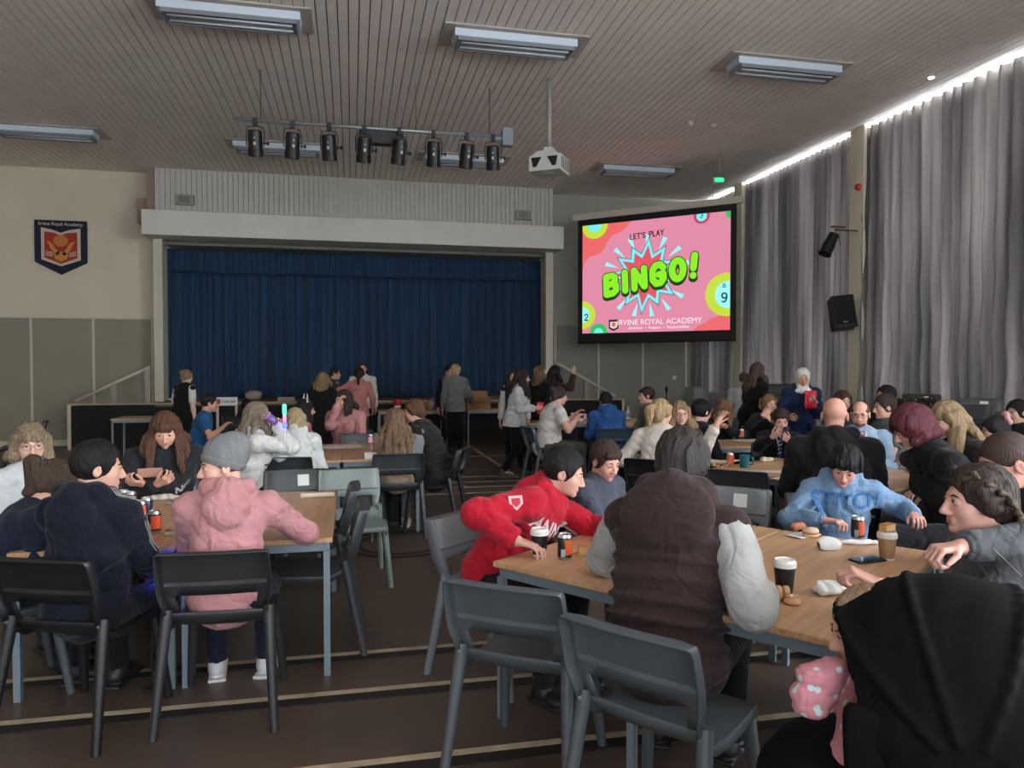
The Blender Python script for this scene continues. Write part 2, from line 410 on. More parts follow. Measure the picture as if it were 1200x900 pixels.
    # hands
    for i, (S, E_, T) in enumerate(arms):
        sg = (-1, 1)[i]; d = nrm(T - E_); pn = palms[i]
        if pn is None: pn = V(0, 0, -1) if sit else V(-sg, 0, 0)
        else: pn = V(*pn)
        if sit and pn[2] < -.9 and abs(T[2] - .79) < .12: d = nrm(V(d[0], d[1], max(d[2], -.15)))
        pn = nrm(pn - d * float(pn @ d)); ac = np.cross(d, pn) * sg   # towards the thumb side
        hsz = 0.92 * s ** 0.5
        W = T + d * 0.01; cr = curl[i] if isinstance(curl, (tuple, list)) else curl
        for j in range(4):
            off = (.030, .010, -.011, -.030)[j] * hsz; kb = W + d * (.085, .088, .084, .076)[j] * hsz + ac * off
            v.cone(W + ac * off * .6, kb, .014 * hsz, .0105 * hsz, .012)
            if not fingers: continue
            Ls = [(.042, .026, .020), (.046, .029, .021), (.043, .027, .020), (.034, .021, .018)][j]
            p = kb; ang = 0
            for m in range(3):
                ang += rad(cr) * (0.7, 1.1, 0.8)[m]
                dd = d * math.cos(ang) + pn * math.sin(ang) + ac * (.10, .02, -.05, -.14)[j]; dd = nrm(dd); p2 = p + dd * Ls[m] * hsz
                v.cone(p, p2, (.0092, .0084, .0078)[m] * hsz, (.0084, .0078, .0066)[m] * hsz, .003); p = p2
        tb = W + d * .022 * hsz + ac * .024 * hsz; d1 = nrm(ac * .75 + d * .75 + pn * .35); d2 = nrm(ac * .25 + d * 1 + pn * .5)
        v.cone(tb, tb + d1 * .042 * hsz, .0145 * hsz, .0105 * hsz, .008); p = tb + d1 * .042 * hsz
        v.cone(p, p + d2 * .032 * hsz, .0105 * hsz, .0092 * hsz, .003); v.cone(p + d2 * .032 * hsz, p + d2 * .055 * hsz, .0092 * hsz, .0075 * hsz, .003)
        J['hand%d' % i] = (W, d, pn, ac, hsz)
    body = link('body', v.mesh('body'), skin(sk), root)
    # ---- clothes
    tp = dict(rgb=(60, 60, 70), sleeve='long', hood=False, g=0.012, fold=.006, collar=0, length=0, sleeve_rgb=None, puff=0)
    tp.update(top or {})
    rr = max(res, .006); v = Vol(lo3, hi3, rr)
    g = gcl = tp['g']; torso(v, g)
    if sit: v.cone(J['P'] + V(0, .02, -.01), J['P'] + V(0, .02, -.01), (.14 * build + g * .6) * s, (.14 * build + g * .6) * s, .06)
    elif tp['length']: v.cone(J['P'], J['P'] - V(0, 0, tp['length']), (.175 * build) * s, (.20 * build) * s, .05, flat=True)
    sleeves = tp['sleeve_rgb'] is None
    def arm_cloth(v, shrink=0):
        for i, (S, E_, T) in enumerate(arms):
            bb = 0.65 + 0.35 * build; g2 = (g - shrink) * tp.get('sg', .7)
            if tp['sleeve'] == 'long':
                v.cone(S, E_, .054 * s * bb + g2, .047 * s * bb + g2, .035); F = E_ * .1 + T * .9
                v.cone(E_, F, .048 * s * bb + g2, .036 * s + g2 * .8, .02, flat=True)
                v.cone(E_ * .2 + T * .8, E_ * .03 + T * .97, .034 * s + g2 * .5, .033 * s + g2 * .4, .006, flat=True)
            elif tp['sleeve'] == 'elbow':
                v.cone(S, S * .1 + E_ * .9, .054 * s * bb + g2, .050 * s * bb + g2, .03, flat=True)
            elif tp['sleeve'] == 'short':
                v.cone(S, S * .4 + E_ * .6, .056 * s * bb + g2, .055 * s * bb + g2, .03, flat=True)
    if sleeves: arm_cloth(v)
    r, f, u = J['fr'][4]
    if tp['collar']: v.cone(J['N'] - u * .03, J['N'] + nrm(J['skull'] - J['N']) * (.045 + tp['collar']) * s, .075 * s, .062 * s, .02, flat=True)
    else: v.cone(J['N'] - u * .04, J['N'] + nrm(J['skull'] - J['N']) * .03 * s, .078 * s, .064 * s, .02, flat=True)
    if tp['hood']:
        hc = J['N'] + u * .01; z = 1.0 if tp['hood'] is True else tp['hood']
        pts = [hc + r * x * s + f * y * s + u * w * s for x, y, w in ((-.055, .085, -.03), (-.095, .02, .025), (-.085, -.065, .035), (0, -.11, .03), (.085, -.065, .035), (.095, .02, .025), (.055, .085, -.03))]
        v.chain(pts, [.020 * z, .030 * z, .042 * z, .048 * z, .042 * z, .030 * z, .020 * z], .02)
        v.ell(hc - f * .13 * s - u * .07 * s, (.115 * z * s, .045 * z * s, .095 * z * s), np.stack([r, f, u], 1), .025)
        v.ell(hc - f * .085 * s + u * .06 * s, (.05 * z * s, .025 * s, .04 * s), np.stack([r, f, u], 1), .015, 's')
    if tp['puff']:
        for i in range(9):
            t = i / 8 * 4; a = int(min(t, 3)); fr_ = J['fr'][a]; c = J['spine'][a] + (J['spine'][a + 1] - J['spine'][a]) * (t - a)
            w = np.interp(t, range(5), [hips[0], waist[0] + .02, ribs[0], chest[0], top_[0] * .6]) * s * build; dd = np.interp(t, range(5), [hips[1], waist[1] + .01, ribs[1], chest[1], top_[1]]) * s * build
            v.ell(c, (w + g + tp['puff'], dd + g + tp['puff'], .024), np.stack(fr_, 1), .02)
    if tp['fold']:
        v.wob(tp['fold'], 26, int(abs(hx * 97 + hyy * 31)) % 1000, (1, 1, 1.5)); v.wob(tp['fold'] * .45, 60, 5 + int(abs(hx * 57)) % 1000)
    tm = tp.get('mat') or cloth(tuple(tp['rgb'])); tob = link(top_name, v.mesh(top_name), tm, root)
    if not sleeves:
        v = Vol(lo3, hi3, rr); arm_cloth(v, 0); v.wob(.007, 26, 3); v.wob(.003, 60, 4)
        so = link('shirt_sleeves', v.mesh('shirt_sleeves'), cloth(tuple(tp['sleeve_rgb'])), root); so['label'] = 'lighter sleeves of the shirt'
    zb = min(P_[2] for P_ in (J['P'],)) + .05
    v = Vol((lo3[0], lo3[1], 0.03), (hi3[0], hi3[1], J['P'][2] + .22), max(res, .008))
    v.ell(J['P'] - V(0, 0, .01), (.175 * s * build, .130 * s * build, .12 * s), None, .05)
    for i, (Hp, K, A) in enumerate(lg):
        v.cone(Hp, K, .093 * s * build, .068 * s, .04); v.cone(K, A + (K - A) * .02, .066 * s, .054 * s, .03, flat=True)
    if dress: v.cone(J['P'], J['P'] - V(0, 0, .55 * s), .16 * s, .20 * s, .05, flat=True)
    v.wob(.005, 30, 7)
    link('skirt' if dress else 'trousers', v.mesh('trousers'), cloth(tuple(legs)), root)
    for i, (Hp, K, A) in enumerate(lg):
        g_ = (-1, 1)[i]; fy = nrm(V(g_ * .15, 1, 0)); sv = Vol(A - V(.15, .15, .1), A + V(.2, .32, .1), .007)
        a0 = V(A[0], A[1], .05)
        sv.ell(a0 + V(0, -.015, -.002), (.042, .05, .045), None, .02); sv.ell(a0 + fy * .10 * s - V(0, 0, .012), (.048, .075, .034), None, .03)
        sv.cone(a0, a0 + V(0, 0, .05), .042, .044, .02, flat=True)
        sv.box(V(a0[0], a0[1], -.05), (.4, .4, .052), None, 0, 0, 's')
        sv.box(a0 + fy * .055 * s - V(0, 0, .043), (.044, .135, .009), np.stack([np.cross(fy, V(0, 0, 1)), fy, V(0, 0, 1)], 1), .006, .004)
        sm = sv.mesh('shoe'); so = link('shoe', sm, mat('shoe_%d_%d_%d' % tuple(shoes), shoes, .5), root)
    # ---- hair
    hd = dict(style='short', rgb=(50, 38, 30)); hd.update(hair or {}); st = hd['style']
    hres = min(max(res * .8, .0045), .007)
    if st != 'bald':
        span = 0.16 if st in ('short', 'shaved', 'bun', 'beanie', 'bob') else hd.get('len', .35) + .12
        dn = span
        hlo = O - V(.22, .22 + (.12 if span > .2 else 0), dn); hhi = O + V(.22, .22, .17)
        hv = Vol(hlo, hhi, hres); th_ = {'shaved': .004, 'beanie': .004}.get(st, .009) + hd.get('vol', 0)
        hv.ell(hp_(0, -.021, .032), ((.074 + th_) * q, (.092 + th_) * q, (.086 + th_) * q), R, 0)
        if hd.get('balding'): hv.ell(hp_(0, .045, .10), (.072 * q, .115 * q, .075 * q), R, .006, 's')
        if st in ('short', 'shaved'):
            hv.ell(hp_(0, .13, -.045), (.11 * q, .112 * q, .128 * q), R, .008, 's')
            for g in (-1, 1): hv.ell(hp_(g * .09, .005, -.025), (.03 * q, .034 * q, .045 * q), R, .006, 's')
            if hd.get('fringe'): hv.ell(hp_(.01, .062, .070), (.062 * q, .034 * q, .026 * q), R, .015)
        else:
            hv.ell(hp_(0, .145, -.035), (.078 * q, .108 * q, .120 * q), R, .01, 's')
        if st in ('long', 'pony', 'braids', 'bun', 'bob'):
            for g in (-1, 1): hv.cone(hp_(g * .070, .020, .045), hp_(g * .078, -.01, -.01), .022 * q, .024 * q, .02)
            hv.ell(hp_(0, -.07, -.03), (.070 * q, .045 * q, .06 * q), R, .03)
            if hd.get('fringe'): hv.ell(hp_(0, .066, .052), (.058 * q, .026 * q, .036 * q), R, .015)
        ell = [(J['spine'][i], V(*[(hips, waist, ribs, chest, top_)[i][0] * s * build, (hips, waist, ribs, chest, top_)[i][1] * s * build, .1 * s]), np.stack(J['fr'][i], 1)) for i in range(5)]
        def tdist(p):
            best = 9; gr = V(0, 0, 1)
            for c, r3, M in ell:
                l = M.T @ (p - c); k0 = np.linalg.norm(l / r3); dd = (k0 - 1) * r3.min()
                if dd < best: best = dd; gr = M @ nrm(l / r3 ** 2)
            for S in J['sh']:
                a = J['N'] - u_ * .04; t = np.clip((p - a) @ (S - a) / ((S - a) @ (S - a)), 0, 1); c = a + (S - a) * t; dd = np.linalg.norm(p - c) - .06 * s
                if dd < best: best = dd; gr = nrm(p - c)
            return best, gr
        def fall(p0, L, w0, w1, out=V(0, 0, 0), n=9):
            pts = [p0]; p = p0.copy(); ws = [w0]; dr = V(0, 0, -1) + out
            for i in range(n):
                p = p + nrm(dr) * L / n
                for _ in range(3):
                    dd, gr = tdist(p); need = gcl + .012
                    if dd < need: p = p + gr * (need - dd)
                pts.append(p.copy()); ws.append(w0 + (w1 - w0) * (i + 1) / n)
            hv.chain(pts, ws, .018)
        L = hd.get('len', .32)
        if st == 'long':
            for a in range(9):
                t = -1 + 2 * a / 8; x = .080 * math.sin(t * 1.9) ; y = -.105 * math.cos(t * 1.9) * (1 if abs(t) < .8 else .6) - .015
                hv.cone(hp_(x * .9, y * .8, .03), hp_(x, y, -.05), .03 * q, .028 * q, .02)
                fall(hp_(x, y, -.05), L * (1 - .12 * abs(t)) - .05, .030 * q, .018 * q)
            if hd.get('front'):
                for g in (-1, 1): hv.cone(hp_(g * .074, .03, .02), hp_(g * .076, .03, -.06), .016, .018, .012); fall(hp_(g * .076, .03, -.06), L * .8, .022, .012, V(g * .1, .3, 0))
        if st == 'pony':
            b0 = hp_(0, -.125, .035 + hd.get('high', 0)); hv.ell(b0, (.026, .026, .024), None, .01)
            b1 = b0 + R @ V(0, -.045, -.02); hv.cone(b0, b1, .022, .030, .012); fall(b1, L, .034, .014)
        if st == 'bun': hv.ell(hp_(0, -.115, .06), (.045, .04, .045), R, .008)
        if st == 'braids':
            pass
        if st in ('short', 'shaved', 'bun'): hv.wob(.0045 if st == 'short' else .0008, 110, 11, (1, 1, .45), R); hv.wob(.002 if st == 'short' else 0, 230, 12, (1, 1, .4), R)
        elif st == 'beanie': pass
        else: hv.wob(.006, 85, 11, (1, 1, .10)); hv.wob(.003, 190, 12, (1, 1, .15))
        if st != 'beanie' or True:
            ho = link('hair', hv.mesh('hair'), hairmat(tuple(hd['rgb']), .15 if st == 'shaved' else .45), root)
    if st == 'beanie':
        bv = Vol(O - V(.2, .2, .2), O + V(.2, .2, .24), hres)
        bv.ell(hp_(0, -.026, .048), (.088 * q, .110 * q, .106 * q), R, 0); bv.ell(hp_(0, -.075, .085), (.070 * q, .070 * q, .075 * q), R, .03)
        Rb = R @ np.array(Matrix.Rotation(rad(24), 3, 'X')); bv.box(hp_(0, 0, -.002) - Rb[:, 2] * .3 * 1.0, (.3, .3, .3), Rb, 0, 0, 's')
        bv.wob(.002, 60, 4, (1, 1, .4), R)
        link('beanie', bv.mesh('beanie'), mat('knit_grey', (120, 122, 122), .95, bump=.9, bscale=70, nscale=10, stretch=(3, 3, .7)), root)['label'] = 'grey knitted beanie'
        bv = Vol(O - V(.2, .2, .2), O + V(.2, .2, .24), hres)
        bv.ell(hp_(0, -.026, .048), (.094 * q, .116 * q, .112 * q), R, 0)
        bv.box(hp_(0, 0, -.002) - Rb[:, 2] * .3, (.3, .3, .3), Rb, 0, 0, 's'); bv.box(hp_(0, 0, .036) + Rb[:, 2] * .3, (.3, .3, .3), Rb, 0, .01, 's')
        link('beanie_cuff', bv.mesh('beanie_cuff'), mat('knit_grey', (0, 0, 0)), root)
    # ---- face details
    if eyes:
        ev = MB(); 
        for g in (-1, 1):
            e = MB(); c = hp_(g * .031, .0775, .001)
            Rm = Matrix(R.tolist())
            for (a, bb, mi) in ((0, 30, 1), (30, 62, 0)):
                n = 14; k = len(e.v); rings = 5
                for ri in range(rings + 1):
                    t = rad(a + (bb - a) * ri / rings)
                    for j in range(n):
                        ph_ = 2 * math.pi * j / n
                        e.v.append(tuple(V(*c) + R @ (V(math.sin(t) * math.cos(ph_), math.cos(t), math.sin(t) * math.sin(ph_) * (.42 if a else .70)) * .0125 * q)))
                for ri in range(rings):
                    for j in range(n): e.f.append((k + ri * n + j, k + ri * n + (j + 1) % n, k + (ri + 1) * n + (j + 1) % n, k + (ri + 1) * n + j)); e.mi.append(mi)
                if a == 0: e.f.append(tuple(range(k, k + n))); e.mi.append(1)
            e.build('eye', [mat('eye_white', (190, 182, 178), .3), mat('iris_dark', (40, 30, 26), .2)], root, smooth=True)
            bcol = hd.get('brow', tuple(int(x * .7) for x in hd['rgb'])) if st != 'bald' else (90, 70, 60)
            br = MB().tube([hp_(g * .014, .0885, .019), hp_(g * .028, .0855, .024), hp_(g * .043, .075, .018)], [.0022, .0036, .0016], 6)
            br.build('eyebrow', hairmat(bcol), root, smooth=True)
            la = MB().tube([hp_(g * .019, .0865, .004), hp_(g * .030, .0905, .0085), hp_(g * .043, .0825, .003)], [.0008, .0018, .0008], 6)
            la.build('eyelashes', hairmat((25, 20, 18)), root, smooth=True)
        lp = MB().tube([hp_(-.021, .081, -.0645), hp_(-.010, .0885, -.0625), hp_(0, .0895, -.0635), hp_(.010, .0885, -.0625), hp_(.021, .081, -.0645)], [.0008, .004, .0035, .004, .0008], 8)
        lp.tube([hp_(-.019, .081, -.0655), hp_(-.008, .0885, -.0705), hp_(.008, .0885, -.0705), hp_(.019, .081, -.0655)], [.0008, .0048, .0048, .0008], 8)
        lp.build('lips', skin(tuple(int(a * b) for a, b in zip(sk, (.86, .66, .66)))), root, smooth=True)
    if hd.get('beard'):
        bv = Vol(O - V(.16, .16, .2), O + V(.16, .16, .12), .0045)
        bv.ell(hp_(0, .030, -.066), (.053 * q, .051 * q, .046 * q), R, .02); bv.ell(hp_(0, .070, -.090), (.026 * q, .023 * q, .022 * q), R, .015); bv.cone(hp_(-.022, .083, -.052), hp_(.022, .083, -.052), .0065 * q, .0065 * q, .006)
        bv.box(hp_(0, -.10, -.05), (.2 * q, .10 * q, .2 * q), R, 0, .01, 's'); bv.box(hp_(0, .0, .045), (.2, .2, .095 * q), R, 0, .01, 's'); bv.ell(hp_(0, .096, -.0655), (.019 * q, .02 * q, .008 * q), R, .003, 's'); bv.wob(.0012, 200, 3)
        link('beard', bv.mesh('beard'), hairmat(tuple(hd['beard']), .3), root)
    if glasses:
        gm = MB()
        for g in (-1, 1):
            pts = [hp_(g * .032 + .026 * math.cos(t) , .104 - .012 * abs(math.cos(t)) * (1 if math.cos(t) * g > 0 else .2), .0 + .019 * math.sin(t)) for t in [2 * math.pi * i / 16 for i in range(17)]]
            gm.tube(pts, .0017, 6, cap=False)
            gm.tube([hp_(g * .058, .094, .004), hp_(g * .078, .04, .006), hp_(g * .080, -.01, .0), hp_(g * .078, -.02, -.02)], .0016, 6)
        gm.tube([hp_(-.008, .106, .006), hp_(.008, .106, .006)], .0016, 6)
        gm.build('glasses', mat('glasses_%d' % glasses[0], glasses, .3), root, smooth=True)
    J.update(root=root, toloc=toloc, hp=hp_, q=q, top=tob, s=s, v_lo=lo3, v_hi=hi3, ct=ct, sn=sn, rx=rx, ry=ry)
    if sit and seat != 'none': SEATS.append((rx, ry, face, name_label, seat))
    print('PERSON', name_label[:50], 's=%.2f' % s, 'root %.2f %.2f' % (rx, ry), 'head z %.2f want %.2f' % (J['H'][2], hz))
    return J

def project_mesh(J, mb, centre, xdir, udir, rgb, name, label=None, standoff=.003, cuts=4):
    return project_text(J, None, .05, centre, xdir, udir, rgb, name, label, standoff=standoff, me=mb.mesh(name), cuts=cuts)
def project_text(J, txt, size, centre, xdir, udir, rgb, name='print', label=None, width=None, font_off=.003, standoff=.004, arc=0, me=None, cuts=2):
    """lettering laid on the clothing: points are cast onto the cloth along the chest normal"""
    me = me or text_mesh(txt, size, offset=font_off)
    xd, ud = nrm(np.array(xdir, float)), nrm(np.array(udir, float)); nd = np.cross(xd, ud)
    tm = J['top'].data
    bv = BVHTree.FromObject(J['top'], bpy.context.evaluated_depsgraph_get())
    bm = bmesh.new(); bm.from_mesh(me)
    bmesh.ops.triangulate(bm, faces=bm.faces[:]); bmesh.ops.subdivide_edges(bm, edges=[e for e in bm.edges if e.calc_length() > size * .2], cuts=cuts)
    for vtx in bm.verts:
        x, y = vtx.co.x, vtx.co.y + arc * (vtx.co.x / max(size, 1e-6)) ** 2 * size
        p = np.array(centre, float) + xd * x + ud * y
        hit = bv.ray_cast(Vector(p + nd * .4), Vector(-nd), .8)
        vtx.co = (hit[0] + Vector(nd) * standoff) if hit[0] is not None else Vector(p)
    bm.to_mesh(me); bm.free()
    o = link(name, me, cloth(rgb), J['root'])
    if label: o['label'] = label
    return o
WIN_R = 36; FILL_B = 4.0; TRANS = .15; SCREEN = .55; EXPOSURE = 0.9
LINES = [(2.98, 1), (3.66, 1), (4.15, 1), (9.16, 0), (9.62, 0), (10.05, 0), (10.53, 0), (12.96, 0)]
EXITPOS = (6.62, 12.46, 5.04)
# ------------------------------------------------------------------ the hall
CEIL = 5.6; BACK = 16.5; XR = 9.0; XL = -9.5; YR = -5.0
m_wall = mat('wall_cream', (214, 203, 184), .85, nscale=1.2, namp=.04)
m_wall_r = mat('wall_grey', (172, 174, 164), .85, nscale=1.2, namp=.04)
m_panel = mat('wall_panel_taupe', (146, 140, 124), .75, nscale=2, namp=.05)
m_panel_r = mat('wall_panel_grey', (140, 142, 134), .75, nscale=2, namp=.05)
m_trim = mat('trim_cream', (205, 198, 180), .6)
m_white = mat('painted_white', (214, 212, 204), .6, nscale=3, namp=.04)
m_ceil = mat('ceiling_board', (232, 222, 214), .75, nscale=2, namp=.04)
m_gap = mat('ceiling_void', (124, 110, 102), .9)
m_black = mat('black_board', (14, 14, 16), .75)
m_steel = mat('steel_grey', (150, 156, 160), .35, metal=.6)

def floor_mat():
    m = mat('floor_brown', (84, 70, 60), .38, spec=.5, nscale=1.3, namp=.22, bump=.06, bscale=6)
    return m
struct(MB().box((0, 6, -.05), (20, 24, .1)).build('floor', floor_mat()))
# ceiling: separate boards with recessed gaps, all one surface of the room
b = MB(); p = .12
n = int((XR - XL) / p)
for i in range(n):
    x = XL + i * p
    b.box((x + p / 2, (YR + BACK) / 2 + .5, CEIL + .012), (p - .012, BACK - YR + 1, .024))
b.box(((XR + XL) / 2, 6, CEIL + .06), (XR - XL, 24, .03), mi=1)
struct(b.build('ceiling', [m_ceil, m_gap]))
# stage wall, left and right of the opening
w = MB()
w.box((-6.75, BACK + .1, 2.8), (5.7, .2, 5.6)); o = struct(w.build('wall_back_left', m_wall))
w = MB().box((6.75, BACK + .1, 2.8), (4.6, .2, 5.6)); struct(w.build('wall_back_right', m_wall_r))
w = MB().box((-6.75, BACK - .012, 1.3), (5.6, .024, 2.58)); struct(w.build('trim_1', m_panel))
w = MB()
for x in (-8.57, -7.43, -6.29, -5.15, -4.04): w.box((x, BACK - .03, 1.3), (.045, .02, 2.6))
w.box((-6.75, BACK - .03, 2.6), (5.6, .03, .035)); struct(w.build('trim_2', m_trim))
w = MB().box((6.7, BACK - .012, 1.28), (4.5, .024, 2.56)); struct(w.build('trim_3', m_panel_r))
w = MB()
for x in (4.62, 5.68, 6.79, 7.9): w.box((x, BACK - .03, 1.28), (.045, .02, 2.56))
struct(w.build('trim_4', m_trim))
struct(MB().box((-6.75, BACK - .04, .06), (5.6, .05, .12)).build('baseboard_left', m_trim))
struct(MB().box((6.7, BACK - .04, .06), (4.5, .05, .12)).build('baseboard_right', m_trim))
struct(MB().box((XL - .1, 6, 2.8), (.2, 24, 5.6)).build('wall_left', m_wall))
# proscenium: ribbed panel, beam, jambs
w = MB(); x0, x1 = -3.86, 4.44; k = int((x1 - x0) / .1)
for i in range(k): w.box((x0 + (i + .5) * (x1 - x0) / k, 16.03, (4.6 + CEIL) / 2), ((x1 - x0) / k - .012, .03, CEIL - 4.6))
w.box(((x0 + x1) / 2, 16.2, (4.6 + CEIL) / 2), (x1 - x0, .30, CEIL - 4.6))
struct(w.build('wall_stage_panel', mat('ribbed_white', (196, 196, 190), .7, nscale=5, namp=.06, stretch=(6, 1, .5))))
struct(MB().box((.28, 16.15, 4.42), (8.52, 1.3, .49)).build('beam_stage', m_white, bevel=.01))
struct(MB().box((-3.93, 16.25, 5.1), (.13, .5, 1.0)).box((-4.1, 16.3, 4.75), (.22, .38, .5)).build('trim_5', mat('trim_pinkish', (150, 128, 116), .8)))
for i, x in enumerate((-3.83, 4.37)):
    struct(MB().box((x, 16.3, 2.55), (.13, .6, 3.3)).box((x + (.085 if x < 0 else -.085), 16.0, 2.55), (.05, .06, 3.3)).build('trim_%d' % (6 + i), m_trim))
m_soffit = mat('soffit', (120, 118, 112), .8)
struct(MB().box((.28, 16.6, 4.12), (8.0, .9, .06)).build('trim_8', m_soffit))
# stage: floor, black front, side blocks
struct(MB().box((.3, 17.2, .86), (8.2, 3.2, .08)).build('floor_stage', mat('stage_floor', (120, 96, 70), .6)))
struct(MB().box((.3, 15.62, .41), (11.3, .04, .82)).box((-4.45, 16.05, .42), (1.7, .84, .84)).box((5.13, 16.05, .42), (1.6, .84, .84)).build('wall_stage_front', m_black))
struct(MB().box((.3, 15.61, .875), (11.34, .10, .03)).build('trim_9', mat('stage_edge', (176, 158, 128), .5)))
struct(MB().box((-5.32, 15.62, .44), (.06, .08, .88)).box((5.96, 15.62, .44), (.05, .08, .88)).build('trim_10', m_trim))
struct(MB().box((.3, 18.9, 3), (8.6, .1, 6)).build('wall_stage_rear', mat('stage_dark', (20, 20, 24), .9)))
# right wall: windows behind the curtains, columns, sill wall
struct(MB().box((XR + .12, 6, .35), (.2, 24, .7)).build('wall_right', m_wall_r))
struct(MB().box((8.9, 6, 5.66), (.4, 24, .06)).build('trim_11', m_white))
m_day = bpy.data.materials.new('daylight_glass'); m_day.use_nodes = True; nt = m_day.node_tree; nt.nodes.remove(nt.nodes['Principled BSDF'])
e = nt.nodes.new('ShaderNodeEmission'); e.inputs['Color'].default_value = (.86, .93, 1, 1); e.inputs['Strength'].default_value = WIN_R
nt.links.new(e.outputs[0], nt.nodes['Material Output'].inputs['Surface'])
m_fill_rear = m_day.copy(); m_fill_rear.node_tree.nodes['Emission'].inputs['Strength'].default_value = FILL_B  # glow for the added rear fill window
def window(nm, c, w_, h_, axis, m, nx, nz):
    o = MB()
    if axis == 'x': o.box(c, (.02, w_, h_))
    else: o.box(c, (w_, .02, h_))
    o = struct(o.build(nm, m)); f = MB(); fr = .06
    for i in range(nx + 1):
        t = -w_ / 2 + w_ * i / nx
        if axis == 'x': f.box((c[0] - .05, c[1] + t, c[2]), (.08, fr, h_))
        else: f.box((c[0] + t, c[1] + .05, c[2]), (fr, .08, h_))
    for i in range(nz + 1):
        t = -h_ / 2 + h_ * i / nz
        if axis == 'x': f.box((c[0] - .05, c[1], c[2] + t), (.08, w_, fr))
        else: f.box((c[0], c[1] + .05, c[2] + t), (w_, .08, fr))
    struct(f.build(nm + '_frame', m_white))
window('window_1', (XR, 15.6, 3.15), 1.7, 4.85, 'x', m_day, 1, 3)
window('window_2', (XR, 12.7, 3.15), 3.5, 4.85, 'x', m_day, 3, 3)
window('window_3', (XR, 8.0, 3.15), 5.4, 4.85, 'x', m_day, 5, 3)
window('window_4', (XR, 3.6, 3.15), 3.0, 4.85, 'x', m_day, 3, 3)
m_fill_side = m_day.copy(); m_fill_side.node_tree.nodes['Emission'].inputs['Strength'].default_value = FILL_B * 3  # stronger glow for the added side fill window
window('fill_window_side', (XR, -1.6, 3.0), 6.4, 3.6, 'x', m_fill_side, 5, 2)  # unseen glowing window, added to light the hall from behind right
window('fill_window_rear', (0.5, YR, 2.7), 13, 2.6, 'y', m_fill_rear, 9, 2)  # added glowing window out of view, fill light from behind the camera
struct(MB().box((0, YR - .1, .7), (20, .2, 1.4)).box((0, YR - .1, 4.8), (20, .2, 1.7)).box((-8, YR - .1, 2.8), (4, .2, 5.6)).box((8.3, YR - .1, 2.8), (2.6, .2, 5.6)).build('wall_rear', m_wall))
for i, y in enumerate((14.72, 10.82)):
    o = MB().box((8.40, y - .02, 2.8), (.22, .20, 5.6)).box((8.44, y + .18, 2.8), (.22, .20, 5.6)); struct(o.build('column_%d' % (i + 1), mat('column_cream', (236, 230, 208), .6)))
# curtains
m_cur = bpy.data.materials.new('curtain_grey'); m_cur.use_nodes = True; nt = m_cur.node_tree; B_ = nt.nodes['Principled BSDF']
B_.inputs['Roughness'].default_value = .55; B_.inputs['Specular IOR Level'].default_value = .4; B_.inputs['Sheen Weight'].default_value = .3
tr = nt.nodes.new('ShaderNodeBsdfTranslucent'); mx = nt.nodes.new('ShaderNodeMixShader'); mx.inputs[0].default_value = TRANS
tc = nt.nodes.new('ShaderNodeTexCoord'); mp = nt.nodes.new('ShaderNodeMapping'); mp.inputs['Scale'].default_value = (1, 1.6, .10); nz = nt.nodes.new('ShaderNodeTexNoise'); nz.inputs['Scale'].default_value = 2.2; nz.inputs['Detail'].default_value = 2
cr = nt.nodes.new('ShaderNodeValToRGB'); cr.color_ramp.elements[0].position = .35; cr.color_ramp.elements[0].color = (*lin((108, 104, 104)), 1); cr.color_ramp.elements[1].position = .68; cr.color_ramp.elements[1].color = (*lin((172, 167, 165)), 1)
nt.links.new(tc.outputs['Object'], mp.inputs[0]); nt.links.new(mp.outputs[0], nz.inputs['Vector']); nt.links.new(nz.outputs['Fac'], cr.inputs[0]); nt.links.new(cr.outputs[0], B_.inputs['Base Color']); nt.links.new(cr.outputs[0], tr.inputs['Color'])
nt.links.new(B_.outputs[0], mx.inputs[1]); nt.links.new(tr.outputs[0], mx.inputs[2]); nt.links.new(mx.outputs[0], nt.nodes['Material Output'].inputs['Surface'])
def pleats(along0, along1, z0, z1, off, wl, amp, seed, axis='x', step=.022, rows=26, rag=0):
    rg = random.Random(seed); n = int(abs(along1 - along0) / step); ph = []; t = 0
    phs = [rg.uniform(0, 6.28) for _ in range(6)]; vs, fs = [], []
    for k in range(rows + 1):
        h = k / rows; z = z1 + (z0 - z1) * h
        for i in range(n + 1):
            s = along0 + (along1 - along0) * i / n
            a = s * 2 * math.pi / wl + 1.1 * math.sin(s * 1.7 + phs[0]) + .8 * math.sin(s * 3.9 + phs[1]) + .25 * h * math.sin(s * 6 + phs[5])
            d = amp * ((.75 + .25 * h) * math.sin(a) + .3 * math.sin(a * 2.3 + phs[2]) * (1 - .5 * h)) + amp * .9 * h * math.sin(s * 2.4 + phs[3] + .5 * h) + rag * (h > .75) * .05 * math.sin(s * 11 + h * 9 + phs[4]) * (h - .75) * 4
            ds = rag * .03 * math.sin(z * 5 + s * 2) * h
            vs.append((off + d, s + ds, z) if axis == 'x' else (s + ds, off + d, z))
    for k in range(rows):
        for i in range(n):
            q = k * (n + 1) + i; fs.append((q, q + 1, q + n + 2, q + n + 1))
    return MB().add(vs, fs)
def curtain(nm, label, *a, m=None, group=None, **kw):
    o = pleats(*a, **kw).build(nm, m, smooth=True); md = o.modifiers.new('thick', 'SOLIDIFY'); md.thickness = .006
    return tag(o, label, 'curtain', group)
g = 'tall grey window curtains on the right wall'
curtain('window_curtain', 'short return of grey curtain across the far right corner of the back wall', 7.93, 8.5, .22, 5.56, 16.36, .15, .04, 9, m=m_cur, group=g, axis='y')
